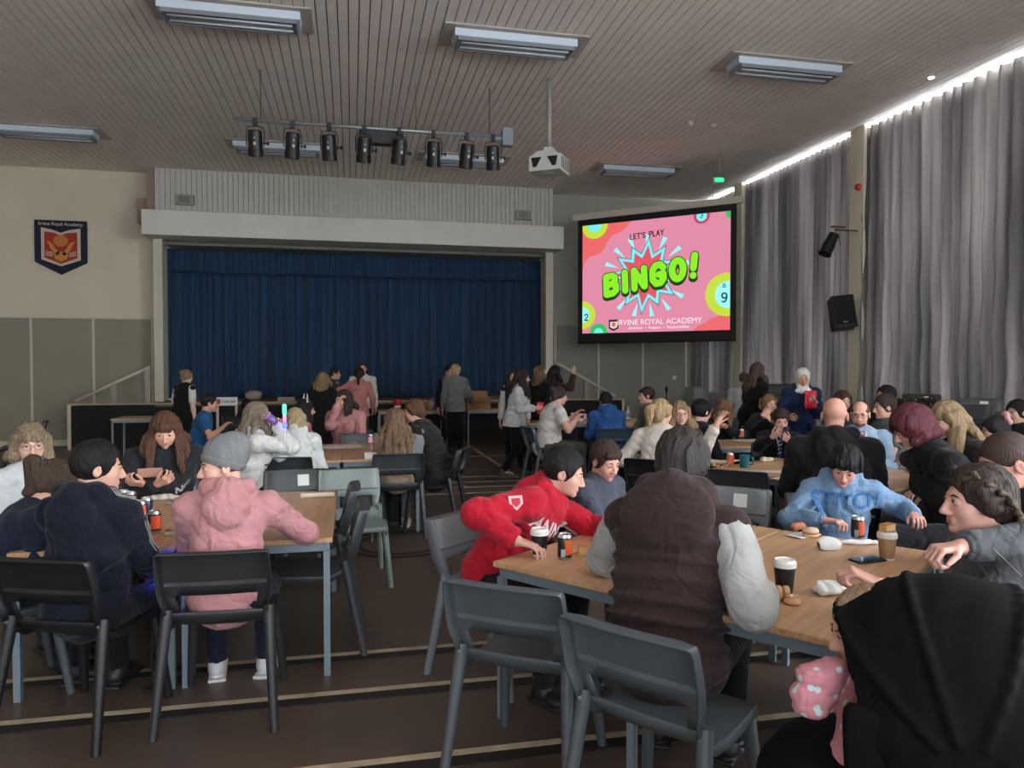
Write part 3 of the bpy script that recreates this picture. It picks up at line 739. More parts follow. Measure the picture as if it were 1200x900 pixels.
curtain('window_curtain', 'narrow grey curtain in the far corner behind the projection screen', 16.34, 14.98, .22, 5.56, 8.42, .15, .05, 1, m=m_cur, group=g)
curtain('window_curtain', 'tall grey pleated curtain between the two cream columns', 14.6, 11.0, .2, 5.56, 8.40, .15, .055, 2, m=m_cur, group=g)
curtain('window_curtain', 'wide tall grey curtain beside the column with the wall speaker, lit brightest', 10.72, 7.28, .25, 5.56, 8.38, .19, .068, 3, m=m_cur, group=g, rag=1)
curtain('window_curtain', 'tall grey curtain at the right edge of the view, nearest the camera', 7.32, 1.6, .25, 5.56, 8.34, .18, .068, 4, m=m_cur, group=g, rag=1)
m_blue = mat('stage_blue_velvet', (12, 54, 86), .8, nscale=2, namp=.3, stretch=(5, 1, .15), sheen=.2)
g = 'blue stage curtains'
curtain('stage_curtain', 'left half of the blue stage curtain', -3.9, .05, .92, 3.95, 17.0, .26, .06, 5, m=m_blue, axis='y', group=g)
curtain('stage_curtain', 'right half of the blue stage curtain', .02, 4.5, .92, 3.95, 17.03, .24, .06, 6, m=m_blue, axis='y', group=g)
curtain('stage_pelmet', 'short blue gathered pelmet along the top of the stage opening', -3.9, 4.5, 3.62, 4.12, 16.84, .13, .035, 7, m=m_blue, axis='y', rows=8)
# floor markings
m_line = mat('court_line', (176, 160, 134), .5, nscale=8, namp=.2); m_edge = mat('line_edge', (34, 28, 26), .6)
def fline(y, x0, x1, w=.05, edge=.0):
    o = MB(); 
    if edge: o.box(((x0 + x1) / 2, y - w / 2 - edge / 2, .0035), (x1 - x0, edge, .003), mi=1)
    o.box(((x0 + x1) / 2, y, .004), (x1 - x0, w, .003)); struct(o.build('floor_marking', [m_line, m_edge]))
for y, e in LINES: fline(y, -7, 8, .045 if y < 6 else .055, .075 if e else 0)
struct(MB().box((2.33, 12.9, .004), (.06, 5.2, .003)).build('floor_marking', m_line))
ring = MB(); n = 48
for r0, r1 in ((.36, .41), (.46, .53)):
    k = len(ring.v); ring.v += [(r * math.cos(2 * math.pi * j / n), r * math.sin(2 * math.pi * j / n), 0) for j in range(n) for r in (r0, r1)]
    ring.f += [(k + 2 * j, k + 2 * j + 1, k + (2 * j + 3) % (2 * n), k + (2 * j + 2) % (2 * n)) for j in range(n)]; ring.mi += [0] * n
struct(ring.build('floor_marking', m_edge, loc=(.43, 6.68, .0045)))
# wall banner
def banner():
    t = thing('school_banner', 'navy pennant banner with red crest on the cream wall left of the stage', 'banner', (-5.72, BACK - .03, 3.46))
    Mx = Matrix.Rotation(rad(90), 4, 'X'); nv = mat('banner_navy', (22, 30, 52), .8); rd = mat('banner_red', (166, 54, 42), .8); gd = mat('banner_gold', (206, 138, 62), .8); wh = mat('banner_white', (206, 188, 176), .8)
    MB().prism([(-.48, 1.09), (-.48, .25), (0, 0), (.48, .25), (.48, 1.09)], .015, Mx).build('cloth', nv, t)
    MB().prism([(-.36, .94), (-.36, .30), (0, .17), (.36, .30), (.36, .94), (.15, .90), (0, .84), (-.15, .90)], .004, Matrix.Translation((0, -.015, 0)) @ Mx).build('shield', wh, t)
    MB().prism([(-.30, .86), (-.30, .34), (0, .22), (.30, .34), (.30, .86), (.12, .84), (0, .79), (-.12, .84)], .004, Matrix.Translation((0, -.019, 0)) @ Mx).build('shield_field', rd, t)
    e = MB(); MT = Matrix.Translation((0, -.023, 0)) @ Mx
    def disc(cx, cy, rx, ry, n=20): return [(cx + rx * math.cos(2 * math.pi * i / n), cy + ry * math.sin(2 * math.pi * i / n)) for i in range(n)]
    e.prism(disc(0, .68, .13, .12), .004, MT)
    for g in (-1, 1):
        e.prism([(g * .03, .44), (g * .10, .52), (g * .14, .60), (g * .20, .66), (g * .27, .66), (g * .22, .61), (g * .19, .52), (g * .13, .44), (g * .05, .38)][::g], .004, MT)
    e.prism([(-.14, .42), (-.06, .46), (.06, .46), (.14, .42), (.11, .32), (0, .26), (-.11, .32)], .004, MT)
    e.build('emblem', gd, t)
    q = MB()
    for g in (-1, 1):
        for i in range(3): q.prism([(g * .15, .36 + i * .035), (g * .28, .385 + i * .035), (g * .28, .40 + i * .035), (g * .15, .378 + i * .035)][::g], .004, MT)
    q.build('scroll', wh, t)
    q = MB(); M2 = Matrix.Translation((0, -.027, 0)) @ Mx
    for r in (.10, .065, .03):
        for j in range(14):
            a = 2 * math.pi * j / 14; b = a + .3; q.prism([(r * math.cos(a), .68 + r * math.sin(a)), ((r + .012) * math.cos(a), .68 + (r + .012) * math.sin(a)), ((r + .012) * math.cos(b), .68 + (r + .012) * math.sin(b)), (r * math.cos(b), .68 + r * math.sin(b))], .003, M2)
    q.build('rosette', rd, t)
    o = link('lettering', text_mesh('Irvine Royal Academy', .092, .002, .002), mat('banner_letters', (190, 176, 160), .8), t, (0, -.02, 1.015), (rad(90), 0, 0))
banner()
# small wall things
def simple(nm, label, cat, builder, m, loc=(0, 0, 0), rotz=0, parts=(), group=None, **kw):
    t = thing(nm, label, cat, loc, rotz, group)
    builder.build(kw.get('main', 'body'), m, t, bevel=kw.get('bevel', .004), angle=kw.get('angle'))
    for pn, pb, pm in parts: pb.build(pn, pm, t)
    return t
for x, l in ((-3.28, 'left'), (3.74, 'right')):
    simple('wall_sensor_box', 'small grey box on the white ribbed panel at its %s end, above the stage beam' % l, 'box', MB().box((0, 0, 0), (.36, .10, .2)), mat('box_grey', (150, 150, 142), .5), (x, 15.96, 4.97), parts=(('cover', MB().box((0, -.055, 0), (.2, .02, .13)), mat('box_dark', (120, 122, 118), .5)),))
simple('light_switch', 'small white switch on the grey wall right of the stage', 'switch', MB().box((0, 0, 0), (.09, .02, .09)), mat('switch_white', (225, 225, 215), .4), (7.6, BACK - .035, 1.34), parts=(('rocker', MB().box((0, -.014, 0), (.025, .01, .04)), m_white),))
simple('wall_socket', 'black socket box on the taupe wall at far left by the baseboard', 'socket', MB().box((0, 0, 0), (.10, .05, .13)), m_black, (-6.2, BACK - .05, .42), parts=(('cover', MB().box((0, -.03, .06), (.12, .02, .03)), m_white),))
# stair handrails on the black side blocks
def rail(label, pts, posts, x):
    t = thing('stair_handrail', label, 'handrail', (0, 15.8, 0))
    MB().tube(pts, .028, 10).build('rail', m_trim, t, smooth=True)
    for px, z0, z1 in posts: MB().box((px, 0, (z0 + z1) / 2), (.10, .05, z1 - z0)).build('post', mat('post_grey', (150, 146, 132), .5), t)
rail('cream sloping handrail on the black block left of the stage', [(-5.28, 0, .93), (-3.93, 0, 1.60)], [(-4.58, .89, 1.27), (-3.97, .89, 1.56)], 0)
rail('cream sloping handrail descending right of the stage', [(4.42, 0, 1.72), (5.85, 0, .93)], [(5.16, .89, 1.30), (4.46, .89, 1.68)], 0)
# ceiling lights
def fixture(x, y, label):
    t = thing('ceiling_light', label, 'ceiling light', (x, y, CEIL), group='unlit fluorescent ceiling lights')
    MB().box((0, .06, -.012), (1.75, .62, .02)).build('mounting_plate', mat('plate_white', (170, 162, 154), .6), t)
    MB().box((0, 0, -.065), (1.5, .34, .09)).build('housing', mat('fixture_white', (196, 208, 220), .4), t, bevel=.006)
    f = MB(); 
    for s in (-1, 1): f.box((0, s * .15, -.13), (1.42, .02, .05)); f.box((s * .70, 0, -.13), (.02, .30, .05))
    f.build('lamp_tray', mat('tray_grey', (120, 126, 132), .4), t)
    d = MB().box((0, 0, -.128), (1.38, .27, .01)).build('diffuser', mat('diffuser', (140, 146, 150), .25), t)
    tb = MB()
    for s in (-1, 1): tb.tube([(-.66, s * .07, -.146), (.66, s * .07, -.146)], .013, 8)
    tb.build('tube', mat('tube_white', (190, 196, 200), .3), t, smooth=True)
for x, y, l in ((-1.3, 8.8, 'unlit white fluorescent ceiling light at the top left, nearest row'), (1.95, 8.8, 'unlit white fluorescent ceiling light in the middle of the nearest row'), (5.6, 8.8, 'unlit white fluorescent ceiling light right of the projector, nearest row'),
                (-4.98, 13.8, 'unlit ceiling light in the far row above the school banner'), (-1.28, 13.9, 'unlit ceiling light in the far row behind the left end of the spotlight bar'), (2.1, 13.95, 'unlit ceiling light in the far row behind the right end of the spotlight bar'), (5.6, 13.95, 'unlit ceiling light in the far row above the projection screen')):
    fixture(x, y, l)
for x, l in ((5.41, 'left of the pair'), (5.83, 'right of the pair')):
    t = thing('smoke_detector', 'small white round detector on the ceiling boards, %s' % l, 'detector', (x, 11.18, CEIL)); MB().lathe([(.06, 0), (.06, -.03), (.04, -.06), (0, -.07)], n=20).build('body', m_white, t, smooth=True); MB().lathe([(.075, 0), (.075, -.012), (.06, -.014)], n=20).build('base', mat('det_base', (170, 168, 160), .5), t)
# lighting bar
t = thing('lighting_bar', 'long grey steel bar hanging below the ceiling in front of the stage', 'bar', (0, 10.41, 4.9))
MB().tube([(-1.53, 0, 0), (2.22, 0, 0)], .024, 12).build('pipe', m_steel, t, smooth=True)
MB().box((2.2, 0, 0), (.16, .12, .26)).box((2.12, 0, -.03), (.2, .05, .05)).build('junction_box', mat('junction_grey', (130, 138, 146), .5), t, bevel=.01)
for x in (-1.18, .89, 1.94):
    c = MB(); N_ = 24
    c.tube([(x + .004 * (-1) ** i, 0, .02 + (.66) * i / N_) for i in range(N_ + 1)], .006 if x != .89 else .003, 6); c.build('hanging_chain', mat('chain', (70, 70, 70), .5, metal=.7), t)
MB().box((.42, .12, -.1), (.62, .16, .17)).build('dimmer_box', mat('dimmer', (44, 42, 42), .5), t, bevel=.01); MB().box((.42, .12, .0), (.66, .05, .03)).build('box_rail', m_white, t)
def spot():
    t = thing('stage_spotlight', '', 'spotlight', group='spotlights clamped to the hanging bar')
    MB().box((0, 0, -.02), (.06, .06, .10)).build('clamp', mat('clamp_dark', (50, 56, 60), .5, metal=.5), t, bevel=.006)
    MB().tube([(-.112, 0, -.34), (-.118, 0, -.16), (-.10, 0, -.09), (0, 0, -.075), (.10, 0, -.09), (.118, 0, -.16), (.112, 0, -.34)], .007, 8).build('yoke', mat('yoke_dark', (40, 40, 42), .5), t, smooth=True)
    b = MB(); b.lathe([(.06, .15), (.088, .14), (.094, .06), (.094, -.09), (.100, -.095), (.100, -.19), (.088, -.195), (.08, -.14), (0, -.13)], n=24)
    o = b.build('lamp_body', mat('spot_black', (12, 12, 13), .45), t, angle=40, loc=(0, 0, -.28), rot=(rad(18), 0, 0))
    l = MB().box((0, -.096, -.02), (.03, .006, .04)).box((0, -.096, .05), (.016, .006, .02)).build('label_plate', mat('spot_label', (170, 172, 170), .5), o)
    MB().tube([(.10, 0, 0), (.15, 0, 0)], [.010, .010], 8).tube([(.15, 0, 0), (.175, 0, 0)], .024, 10).build('knob', mat('knob_black', (20, 20, 20), .5), t, loc=(0, 0, -.30))
    return t
s0 = spot(); ords = ['first', 'second', 'third', 'fourth', 'fifth', 'sixth', 'seventh', 'last']
for i, x in enumerate((-1.25, -.77, -.29, .18, .66, 1.14, 1.61, 1.99)):
    l = 'black stage spotlight on the hanging bar, %s from its left end' % ords[i]
    if i == 0: s0.location = (x, 10.41, 4.9); s0['label'] = l
    else: tree_copy(s0, (x, 10.41, 4.9), rad((0, 12, -8, 5, 20, -5, 10, -12)[i]), l)
# projector
t = thing('projector', 'pale grey caged projector on a ceiling pole', 'projector', (2.7, 9.95, 4.4), rad(-34))
MB().tube([(0, 0, .27), (0, 0, 1.2)], .032, 12).build('ceiling_pole', mat('pole_grey', (150, 156, 150), .5), t, smooth=True)
m_pj = mat('projector_case', (186, 190, 184), .5)
MB().box((0, 0, 0), (.46, .42, .22)).build('case', m_pj, t, bevel=.012); MB().prism([(-.2, .11), (-.12, .17), (.12, .17), (.2, .11)], .36, Matrix.Translation((0, .18, 0)) @ Matrix.Rotation(rad(90), 4, 'X')).box((0, 0, .2), (.12, .12, .1)).build('bracket', m_pj, t)
for g in (-1, 1): MB().prism([(g * .04, .075), (g * .19, .075), (g * .165, -.055), (g * .115, -.055)][::-g], .004, Matrix.Translation((0, -.212, 0)) @ Matrix.Rotation(rad(90), 4, 'X')).build('lens_opening', m_black, t)
MB().box((0, -.05, -.112), (.16, .08, .006)).build('name_plate', mat('plate_pale', (210, 214, 210), .5), t)
sv_ = MB()
for k in range(5): sv_.box((.232, -.15 + .075 * k, 0), (.006, .03, .16))
sv_.build('side_vent', mat('vent_dark', (80, 82, 80), .6), t)
# loudspeaker, spotlight, alarm on the near column
t = thing('wall_speaker', 'black loudspeaker on a swivel bracket on the cream column', 'speaker', (8.02, 10.85, 2.5), rad(-25))
MB().box((0, 0, 0), (.36, .34, .54)).build('cabinet', mat('speaker_black', (22, 22, 24), .6), t, bevel=.02, rot=(rad(-10), rad(-6), 0))
MB().box((0, -.178, .01), (.31, .012, .48)).build('grille', mat('speaker_grille', (8, 8, 9), .8, bump=.5, bscale=300), t, rot=(rad(-10), rad(-6), 0))
MB().box((0, -.187, -.19), (.07, .006, .018)).build('badge', mat('badge_grey', (150, 150, 150), .4), t, rot=(rad(-10), rad(-6), 0))
MB().tube([(.1, .05, -.2), (.34, .1, -.2)], .022, 8).box((.36, .1, -.15), (.03, .09, .26)).build('wall_bracket', m_black, t)
t = thing('wall_spotlight', 'black theatre spotlight tilted down on a bracket on the cream column', 'spotlight', (8.02, 10.84, 3.88))
MB().tube([(.3, 0, -.38), (.3, 0, 0), (-.16, 0, 0)], .018, 8).build('arm', mat('bracket_rust', (92, 74, 52), .6), t); MB().box((-.1, 0, .05), (.24, .06, .03)).build('arm_plate', mat('bracket_rust', (92, 74, 52)), t)
b = MB().lathe([(.05, .20), (.085, .18), (.09, .02), (.10, .0), (.10, -.15), (.115, -.19), (.10, -.2), (.09, -.12), (0, -.1)], n=24)
b.build('lamp_body', mat('spot_black', (12, 12, 13)), t, angle=40, loc=(-.26, 0, -.24), rot=(0, rad(28), 0)); MB().tube([(-.13, -.1, -.28), (-.16, -.1, -.08), (-.16, .1, -.08), (-.13, .1, -.28)], .007, 8).build('yoke', mat('yoke_dark', (40, 40, 42)), t)
t = thing('fire_alarm', 'small red fire alarm sounder high on the cream column', 'alarm', (8.31, 10.8, 4.6), rot=(0, rad(-90), 0)); MB().lathe([(.05, 0), (.06, .03), (.05, .08), (.02, .1), (0, .105)], n=20).build('sounder', mat('alarm_red', (190, 50, 38), .4), t, smooth=True); MB().lathe([(.06, -.02), (.065, 0), (.05, .004)], n=20).build('base', mat('alarm_base', (150, 40, 34), .5), t)
t = thing('wall_cable', 'thin dark cable running down the cream column from the spotlight', 'cable', (8.30, 10.78, 0)); MB().tube([(0, 0, 4.9), (.0, .0, 4.7)], .004, 6).tube([(0, 0, 4.2), (-.02, -.06, 4.05), (0, -.08, 3.9), (-.01, -.05, 3.3), (0, -.07, 2.4)], .004, 6).build('flex', m_black, t)
t = thing('emergency_exit_light', 'small green-lit emergency exit sign hanging near the far right corner', 'sign', EXITPOS); MB().box((0, 0, 0), (.17, .04, .075)).build('panel', mat('exit_green', (40, 200, 130), .4, emit=1.0), t); MB().tube([(0, 0, .03), (0, 0, CEIL - EXITPOS[2])], .006, 6).build('hanger', m_steel, t)
t = thing('ceiling_spotlight', 'tiny bright lamp at the ceiling edge above the right curtains', 'lamp', (7.78, 8.7, CEIL)); MB().lathe([(.05, 0), (.05, -.03), (.035, -.035)], n=20).build('rim', m_white, t); MB().lathe([(.034, -.03), (.03, -.045), (0, -.05)], n=16).build('bulb', mat('bulb_lit', (240, 250, 255), .3, emit=25), t, smooth=True)

# ------------------------------------------------------------------ projection screen
A_ = Vector((4.70, 15.0, 0)); C_ = Vector((7.15, 12.78, 0)); wd = (C_ - A_).length; dx = (C_ - A_).normalized(); yaw = math.atan2(dx.y, dx.x)
Z0, Z1 = 2.22, 4.71; hh = Z1 - Z0
t = thing('projection_screen', 'hanging projection screen showing the pink bingo slide, right of the stage', 'screen', (*((A_ + C_) / 2).to_2d(), Z0), yaw)
MB().box((0, .03, hh + .06), (wd + .22, .12, .13)).build('case', mat('screen_case', (196, 190, 178), .5), t, bevel=.01)
MB().box((0, .02, hh / 2 - .03), (wd, .01, hh + .12)).build('black_border', mat('screen_border', (12, 12, 14), .7), t)
for x in (-1.2, 1.2): MB().tube([(x, .03, hh + .12), (x, .03, CEIL - Z0)], .006, 6).build('hanging_wire', m_steel, t)
MB().tube([(-wd / 2, .02, -.10), (wd / 2, .02, -.10)], .03, 8).build('bottom_bar', m_black, t)
pw, phh = wd - .22, hh - .22   # picture
def E(nm, rgb, k=SCREEN): return mat('slide_' + nm, rgb, emit=k)
S = thing.__call__ if False else None
pic = MB().box((0, .01, hh / 2 - .02), (pw, .004, phh)).build('picture', E('pink', (224, 138, 166)), t)
pic['label'] = 'pink projected slide reading LET\'S PLAY BINGO!'
Ms = Matrix.Translation((0, .01, hh / 2 - .02)) @ Matrix.Rotation(rad(90), 4, 'X')
def px(u, v): return ((u - .5) * pw, (.5 - v) * phh)   # slide fraction, v down
def shape(nm, poly, col, lay):
    MB().prism([px(*p) for p in poly], .0008, Matrix.Translation((0, -.003 - .0012 * lay, 0)) @ Ms).build(nm, E(nm + str(col), col), pic)
def circ(cx, cy, r, lay, nm, col, n=36):
    asp = pw / phh; pts = [(min(max(cx + r * math.cos(2 * math.pi * i / n), 0), 1), min(max(cy + r * asp * math.sin(2 * math.pi * i / n), 0), 1)) for i in range(n)]
    pts = [p for i, p in enumerate(pts) if i == 0 or (abs(p[0] - pts[i - 1][0]) + abs(p[1] - pts[i - 1][1])) > 1e-4]
    shape(nm, pts[::-1], col, lay)
shape('corner_wave', [(0, 0), (0, .42), (.015, .34), (.05, .29), (.10, .28), (.15, .25), (.18, .17), (.22, .11), (.28, .09), (.32, .05), (.35, 0)][::1], (236, 104, 104), 0)
shape('corner_wave', [(.77, 1), (.80, .96), (.84, .94), (.88, .90), (.93, .88), (.97, .83), (1, .80), (1, 1)], (236, 104, 112), 0)
circ(.09, .0, .095, 1, 'ball_rim', (196, 222, 60)); circ(.09, .0, .05, 2, 'ball_face', (110, 240, 240))
circ(.82, .015, .052, 1, 'ball_rim', (196, 62, 96)); circ(.82, .02, .033, 2, 'ball_face', (120, 240, 240)); circ(1, .02, .03, 1, 'ball_rim', (50, 190, 100))
circ(.0, .83, .095, 1, 'ball_rim', (196, 222, 60)); circ(.0, .83, .055, 2, 'ball_face', (150, 245, 240)); circ(.12, 1, .065, 1, 'ball_rim', (50, 190, 100)); circ(.12, 1, .035, 2, 'ball_face', (110, 240, 220))
circ(.98, .70, .135, 1, 'ball_rim', (196, 222, 60)); circ(.99, .70, .085, 2, 'ball_face', (160, 248, 245))
def star(cx, cy, R1, R2, n, lay, nm, col, ph=0, sx=1.0):
    asp = pw / phh; pts = []
    for i in range(2 * n):
        r = R1[i // 2 % len(R1)] if i % 2 == 0 else R2; a = math.pi * i / n + ph; pts.append((cx + sx * r * math.cos(a), cy + r * asp * math.sin(a)))
    shape(nm, pts[::-1], col, lay)
star(.45, .50, (.255, .235, .22), .150, 12, 1.0, 'starburst', (40, 70, 90), .1, 1.05); star(.45, .50, (.245, .225, .21), .145, 12, 1.5, 'starburst', (120, 240, 246), .1, 1.05); star(.45, .50, (.20, .185, .17), .118, 12, 2, 'starburst', (226, 84, 100), .1, 1.05)
for a in range(0, 360, 24):
    if a % 180 in (0, ) : continue
    r0, r1, da = .20, .30, .035; an = rad(a + 9); asp = pw / phh
    shape('ray_wedge', [(.45 + r0 * math.cos(an), .50 + r0 * asp * .9 * math.sin(an)), (.45 + r1 * math.cos(an + da * 1.6), .50 + r1 * asp * .9 * math.sin(an + da * 1.6)), (.45 + r1 * math.cos(an - da * 1.6), .50 + r1 * asp * .9 * math.sin(an - da * 1.6))], (150, 246, 248), .6)
def word(txt, size, u, v, col, lay, rot=0, off=0, shear=0, nm='lettering', sp=1, sx=1.0):
    me = text_mesh(txt, size, .0004, off, 'CENTER', shear, sp); x, y = px(u, v)
    M = Matrix.Translation((0, -.003 - .0012 * lay, 0)) @ Ms @ Matrix.Translation((x, y, 0)) @ Matrix.Rotation(rad(rot), 4, 'Z') @ Matrix.Diagonal((sx, 1, 1, 1))
    me.transform(M); o = link(nm, me, E(nm + str(col), col), pic)
def sword(txt, h, w, u, v, col, lay, rot=0, gap=.2, shear=0):
    me = stroke_word(txt, h, w, gap, shear).mesh('lettering'); x, y = px(u, v)
    me.transform(Matrix.Translation((0, -.003 - .0012 * lay, 0)) @ Ms @ Matrix.Translation((x, y, 0)) @ Matrix.Rotation(rad(rot), 4, 'Z')); return link('lettering', me, E('lettering' + str(col), col), pic)
sword("LET'S PLAY", .10, .022, .46, .135, (60, 36, 44), 3, 3, .28)
for k_, (dv, w_, col) in enumerate(((.02, .185, (24, 60, 24)), (.008, .17, (24, 60, 24)), (0, .175, (40, 90, 20)), (0, .135, (140, 236, 40)))): sword('BINGO!', .36, w_, .475, .505 + dv, col, 4 + k_, 9, .50, .12)
sword('9', .17, .03, .965, .725, (24, 70, 80), 3); sword('B', .07, .014, .965, .625, (40, 100, 110), 3); sword('2', .13, .024, .03, .85, (24, 70, 80), 3); sword('3', .07, .014, .82, .02, (24, 90, 100), 3, -30)
word('IRVINE ROYAL ACADEMY', .155, .54, .912, (250, 240, 240), 3, 0, 0); word('Ambition  •  Respect  •  Responsibility', .082, .54, .962, (250, 240, 240), 3, 0, 0)
shape('crest_mark', [(.195, .88), (.265, .88), (.265, .96), (.23, .985), (.195, .96)][::-1], (30, 36, 70), 1); shape('crest_mark', [(.205, .90), (.255, .90), (.255, .95), (.23, .965), (.205, .95)][::-1], (240, 220, 210), 2); circ(.23, .925, .015, 3, 'crest_mark', (220, 110, 50))
# ------------------------------------------------------------------ chairs
def chair_meshes():
    """moulded plastic school chair; origin on the floor under the seat centre, y forward"""
    # (y, z, half width) along the shell from seat front to back top
    pr = [(.235, .415, .185), (.225, .440, .195), (.19, .452, .205), (.08, .446, .212), (-.05, .440, .212), (-.14, .445, .208), (-.175, .460, .205),
          (-.197, .485, .205), (-.210, .515, .208), (-.225, .560, .214), (-.236, .592, .222), (-.238, .600, .225), (-.250, .645, .229), (-.252, .660, .230), (-.270, .725, .229), (-.286, .782, .226), (-.292, .797, .222)]
    us = [-1, -.93, -.78, -.62, -.3, 0, .3, .62, .78, .93, 1]
    def part(i0, i1, top):
        m = MB(); rows = pr[i0:i1 + 1]
        for ri, (y, z, w) in enumerate(rows):
            i = i0 + ri; row = []; back = i >= 8
            for u in us:
                cy, cz = y, z
                if back:
                    cy -= .018 * (1 - u * u)
                    if i >= 13 and abs(u) < .9: cy += .016
                    if i in (11, 12) and abs(u) < .7: cy += .006
                else: cz -= .014 * (1 - u * u) * (1 if 1 < i < 8 else .3)
                row.append((u * w, cy, cz))
            d = .046 if i >= 8 else (.02 if i >= 6 else 0)
            m.v += [(-w - .004, y - d, z - (.028 if i < 6 else .01 if i < 8 else 0))] + row + [(w + .004, y - d, z - (.028 if i < 6 else .01 if i < 8 else 0))]
        n = len(us) + 2
        if top:
            y, z, w = rows[-1]; m.v += [(-w, y - .048, z)] + [(u * w, y - .050 - .012 * (1 - u * u), z + .003) for u in us] + [(w, y - .048, z)]
            rows = rows + [rows[-1]]
        for r in range(len(rows) - 1):
            i = i0 + r
            for c in range(n - 1):
                if 8 <= i < 11 and 3 <= c < n - 4: continue      # the hand opening
                q = r * n + c; m.f.append((q, q + 1, q + n + 1, q + n)); m.mi.append(0)
        return m
    seat = part(0, 8, False).mesh('seat', angle=38); back = part(8, 16, True).mesh('backrest', angle=25)
    def legm(x0, y0, z0, x1, y1):
        return MB().tube([(x0, y0, z0), (x0 + (x1 - x0) * .1, y0 + (y1 - y0) * .1, z0 * .9), (x1, y1, 0)], [.026, .026, .019], 12).mesh('leg', angle=50)
    legs = [legm(-.188, .17, .435, -.225, .235), legm(.188, .17, .435, .225, .235), legm(-.214, -.205, .53, -.250, -.31), legm(.214, -.205, .53, .250, -.31)]
    return seat, back, legs
_seat, _back, _legs = chair_meshes()
CH = {}
CCOL = {'near-black': (40, 42, 44), 'charcoal': (58, 62, 65), 'black': (24, 26, 29), 'navy': (46, 58, 74), 'slate': (72, 78, 82), 'grey-green': (118, 130, 126), 'grey': (112, 118, 122)}
def chair(x, y, face, label, col='charcoal', tag_label=False, z=0, group='moulded plastic school chairs', tilt=0):
    m = mat('chair_' + col, CCOL[col], .38, nscale=30, namp=.04, bump=.03, bscale=250)
    t = thing('school_chair', label, 'chair', (x, y, z), -rad(face), group)
    for nm, me in (('seat', _seat), ('backrest', _back)):
        me2 = CH.get((nm, col))
        if me2 is None: me2 = me.copy(); me2.materials.append(m); CH[(nm, col)] = me2
        o = bpy.data.objects.new(nm, me2); COL.objects.link(o); o.parent = t; md = o.modifiers.new('thick', 'SOLIDIFY'); md.thickness = .007; md.offset = -1
    for i, me in enumerate(_legs):
        me2 = CH.get((i, col))
        if me2 is None: me2 = me.copy(); me2.materials.append(m); CH[(i, col)] = me2
        o = bpy.data.objects.new('leg', me2); COL.objects.link(o); o.parent = t
    if tag_label:
        s = 1 if tag_label == 'front' else -1
        yy = -.268 if s > 0 else -.298
        MB().box((-.05, yy + .008 * s, .735), (.085, .003, .085), Matrix.Rotation(rad(14), 3, 'X')).build('paper_sticker', mat('sticker', (214, 216, 210), .7), t)
    return t

# ------------------------------------------------------------------ tables
m_beech = bpy.data.materials.new('beech_laminate'); m_beech.use_nodes = True; nt = m_beech.node_tree; B_ = nt.nodes['Principled BSDF']; B_.inputs['Roughness'].default_value = .33
tc = nt.nodes.new('ShaderNodeTexCoord'); mp = nt.nodes.new('ShaderNodeMapping'); mp.inputs['Scale'].default_value = (22, 1.2, 22); nz = nt.nodes.new('ShaderNodeTexNoise'); nz.inputs['Scale'].default_value = 2; nz.inputs['Detail'].default_value = 5
cr = nt.nodes.new('ShaderNodeValToRGB'); cr.color_ramp.elements[0].position = .3; cr.color_ramp.elements[0].color = (*lin((176, 134, 98)), 1); cr.color_ramp.elements[1].position = .7; cr.color_ramp.elements[1].color = (*lin((204, 164, 124)), 1)
nt.links.new(tc.outputs['Object'], mp.inputs[0]); nt.links.new(mp.outputs[0], nz.inputs['Vector']); nt.links.new(nz.outputs['Fac'], cr.inputs[0]); nt.links.new(cr.outputs[0], B_.inputs['Base Color'])
m_frame = mat('table_frame_grey', (120, 134, 144), .4, metal=.2)
def table(cx, cy, w, l, deg, label, h=.72, group='beech-topped steel tables', white=False):
    """w across local x, l along local y, deg anticlockwise"""
    t = thing('folding_table', label, 'table', (cx, cy, 0), rad(deg), group); t.name = 'canteen_table'
    MB().box((0, 0, h - .0125), (w, l, .025)).build('table_top', m_beech, t, bevel=.003)
    f = MB(); a, b = w / 2 - .03, l / 2 - .03
    for s in (-1, 1): f.box((s * a, 0, h - .047), (.03, 2 * b, .044)); f.box((0, s * b, h - .047), (2 * a - .03, .03, .044))
    f.build('frame', m_frame, t)
    for sx in (-1, 1):
        for sy in (-1, 1): MB().box((sx * a, sy * b, (h - .07) / 2), (.032, .032, h - .07)).build('leg', m_frame, t)
    return t

# ------------------------------------------------------------------ things on the tables
m_lid = mat('lid_white', (226, 222, 214), .4); m_cupb = mat('cup_black', (20, 19, 20), .55); m_kraft = mat('cup_kraft', (168, 132, 96), .7); m_paper = mat('paper_white', (222, 222, 220), .8)
def cup(x, y, label, z=.72, m=None, h=.115, lid=True, group='takeaway paper cups'):
    t = thing('takeaway_cup', label, 'cup', (x, y, z), group=group)
    MB().lathe([(.029, 0), (.030, .002), (.041, h - .004), (.041, h), (.038, h), (.037, h - .01), (0, h - .012)], n=32).build('paper_cup', m or m_cupb, t, angle=40)
    if lid: MB().lathe([(.0435, h - .016), (.0435, h + .002), (.040, h + .006), (.038, h + .013), (.034, h + .013), (.033, h + .008), (0, h + .008)], n=32).build('lid', m_lid, t, angle=40)
    MB().lathe([(.0305, 0), (.0312, .008), (.0305, .008)], n=32).build('base_rim', m_lid, t)
    return t
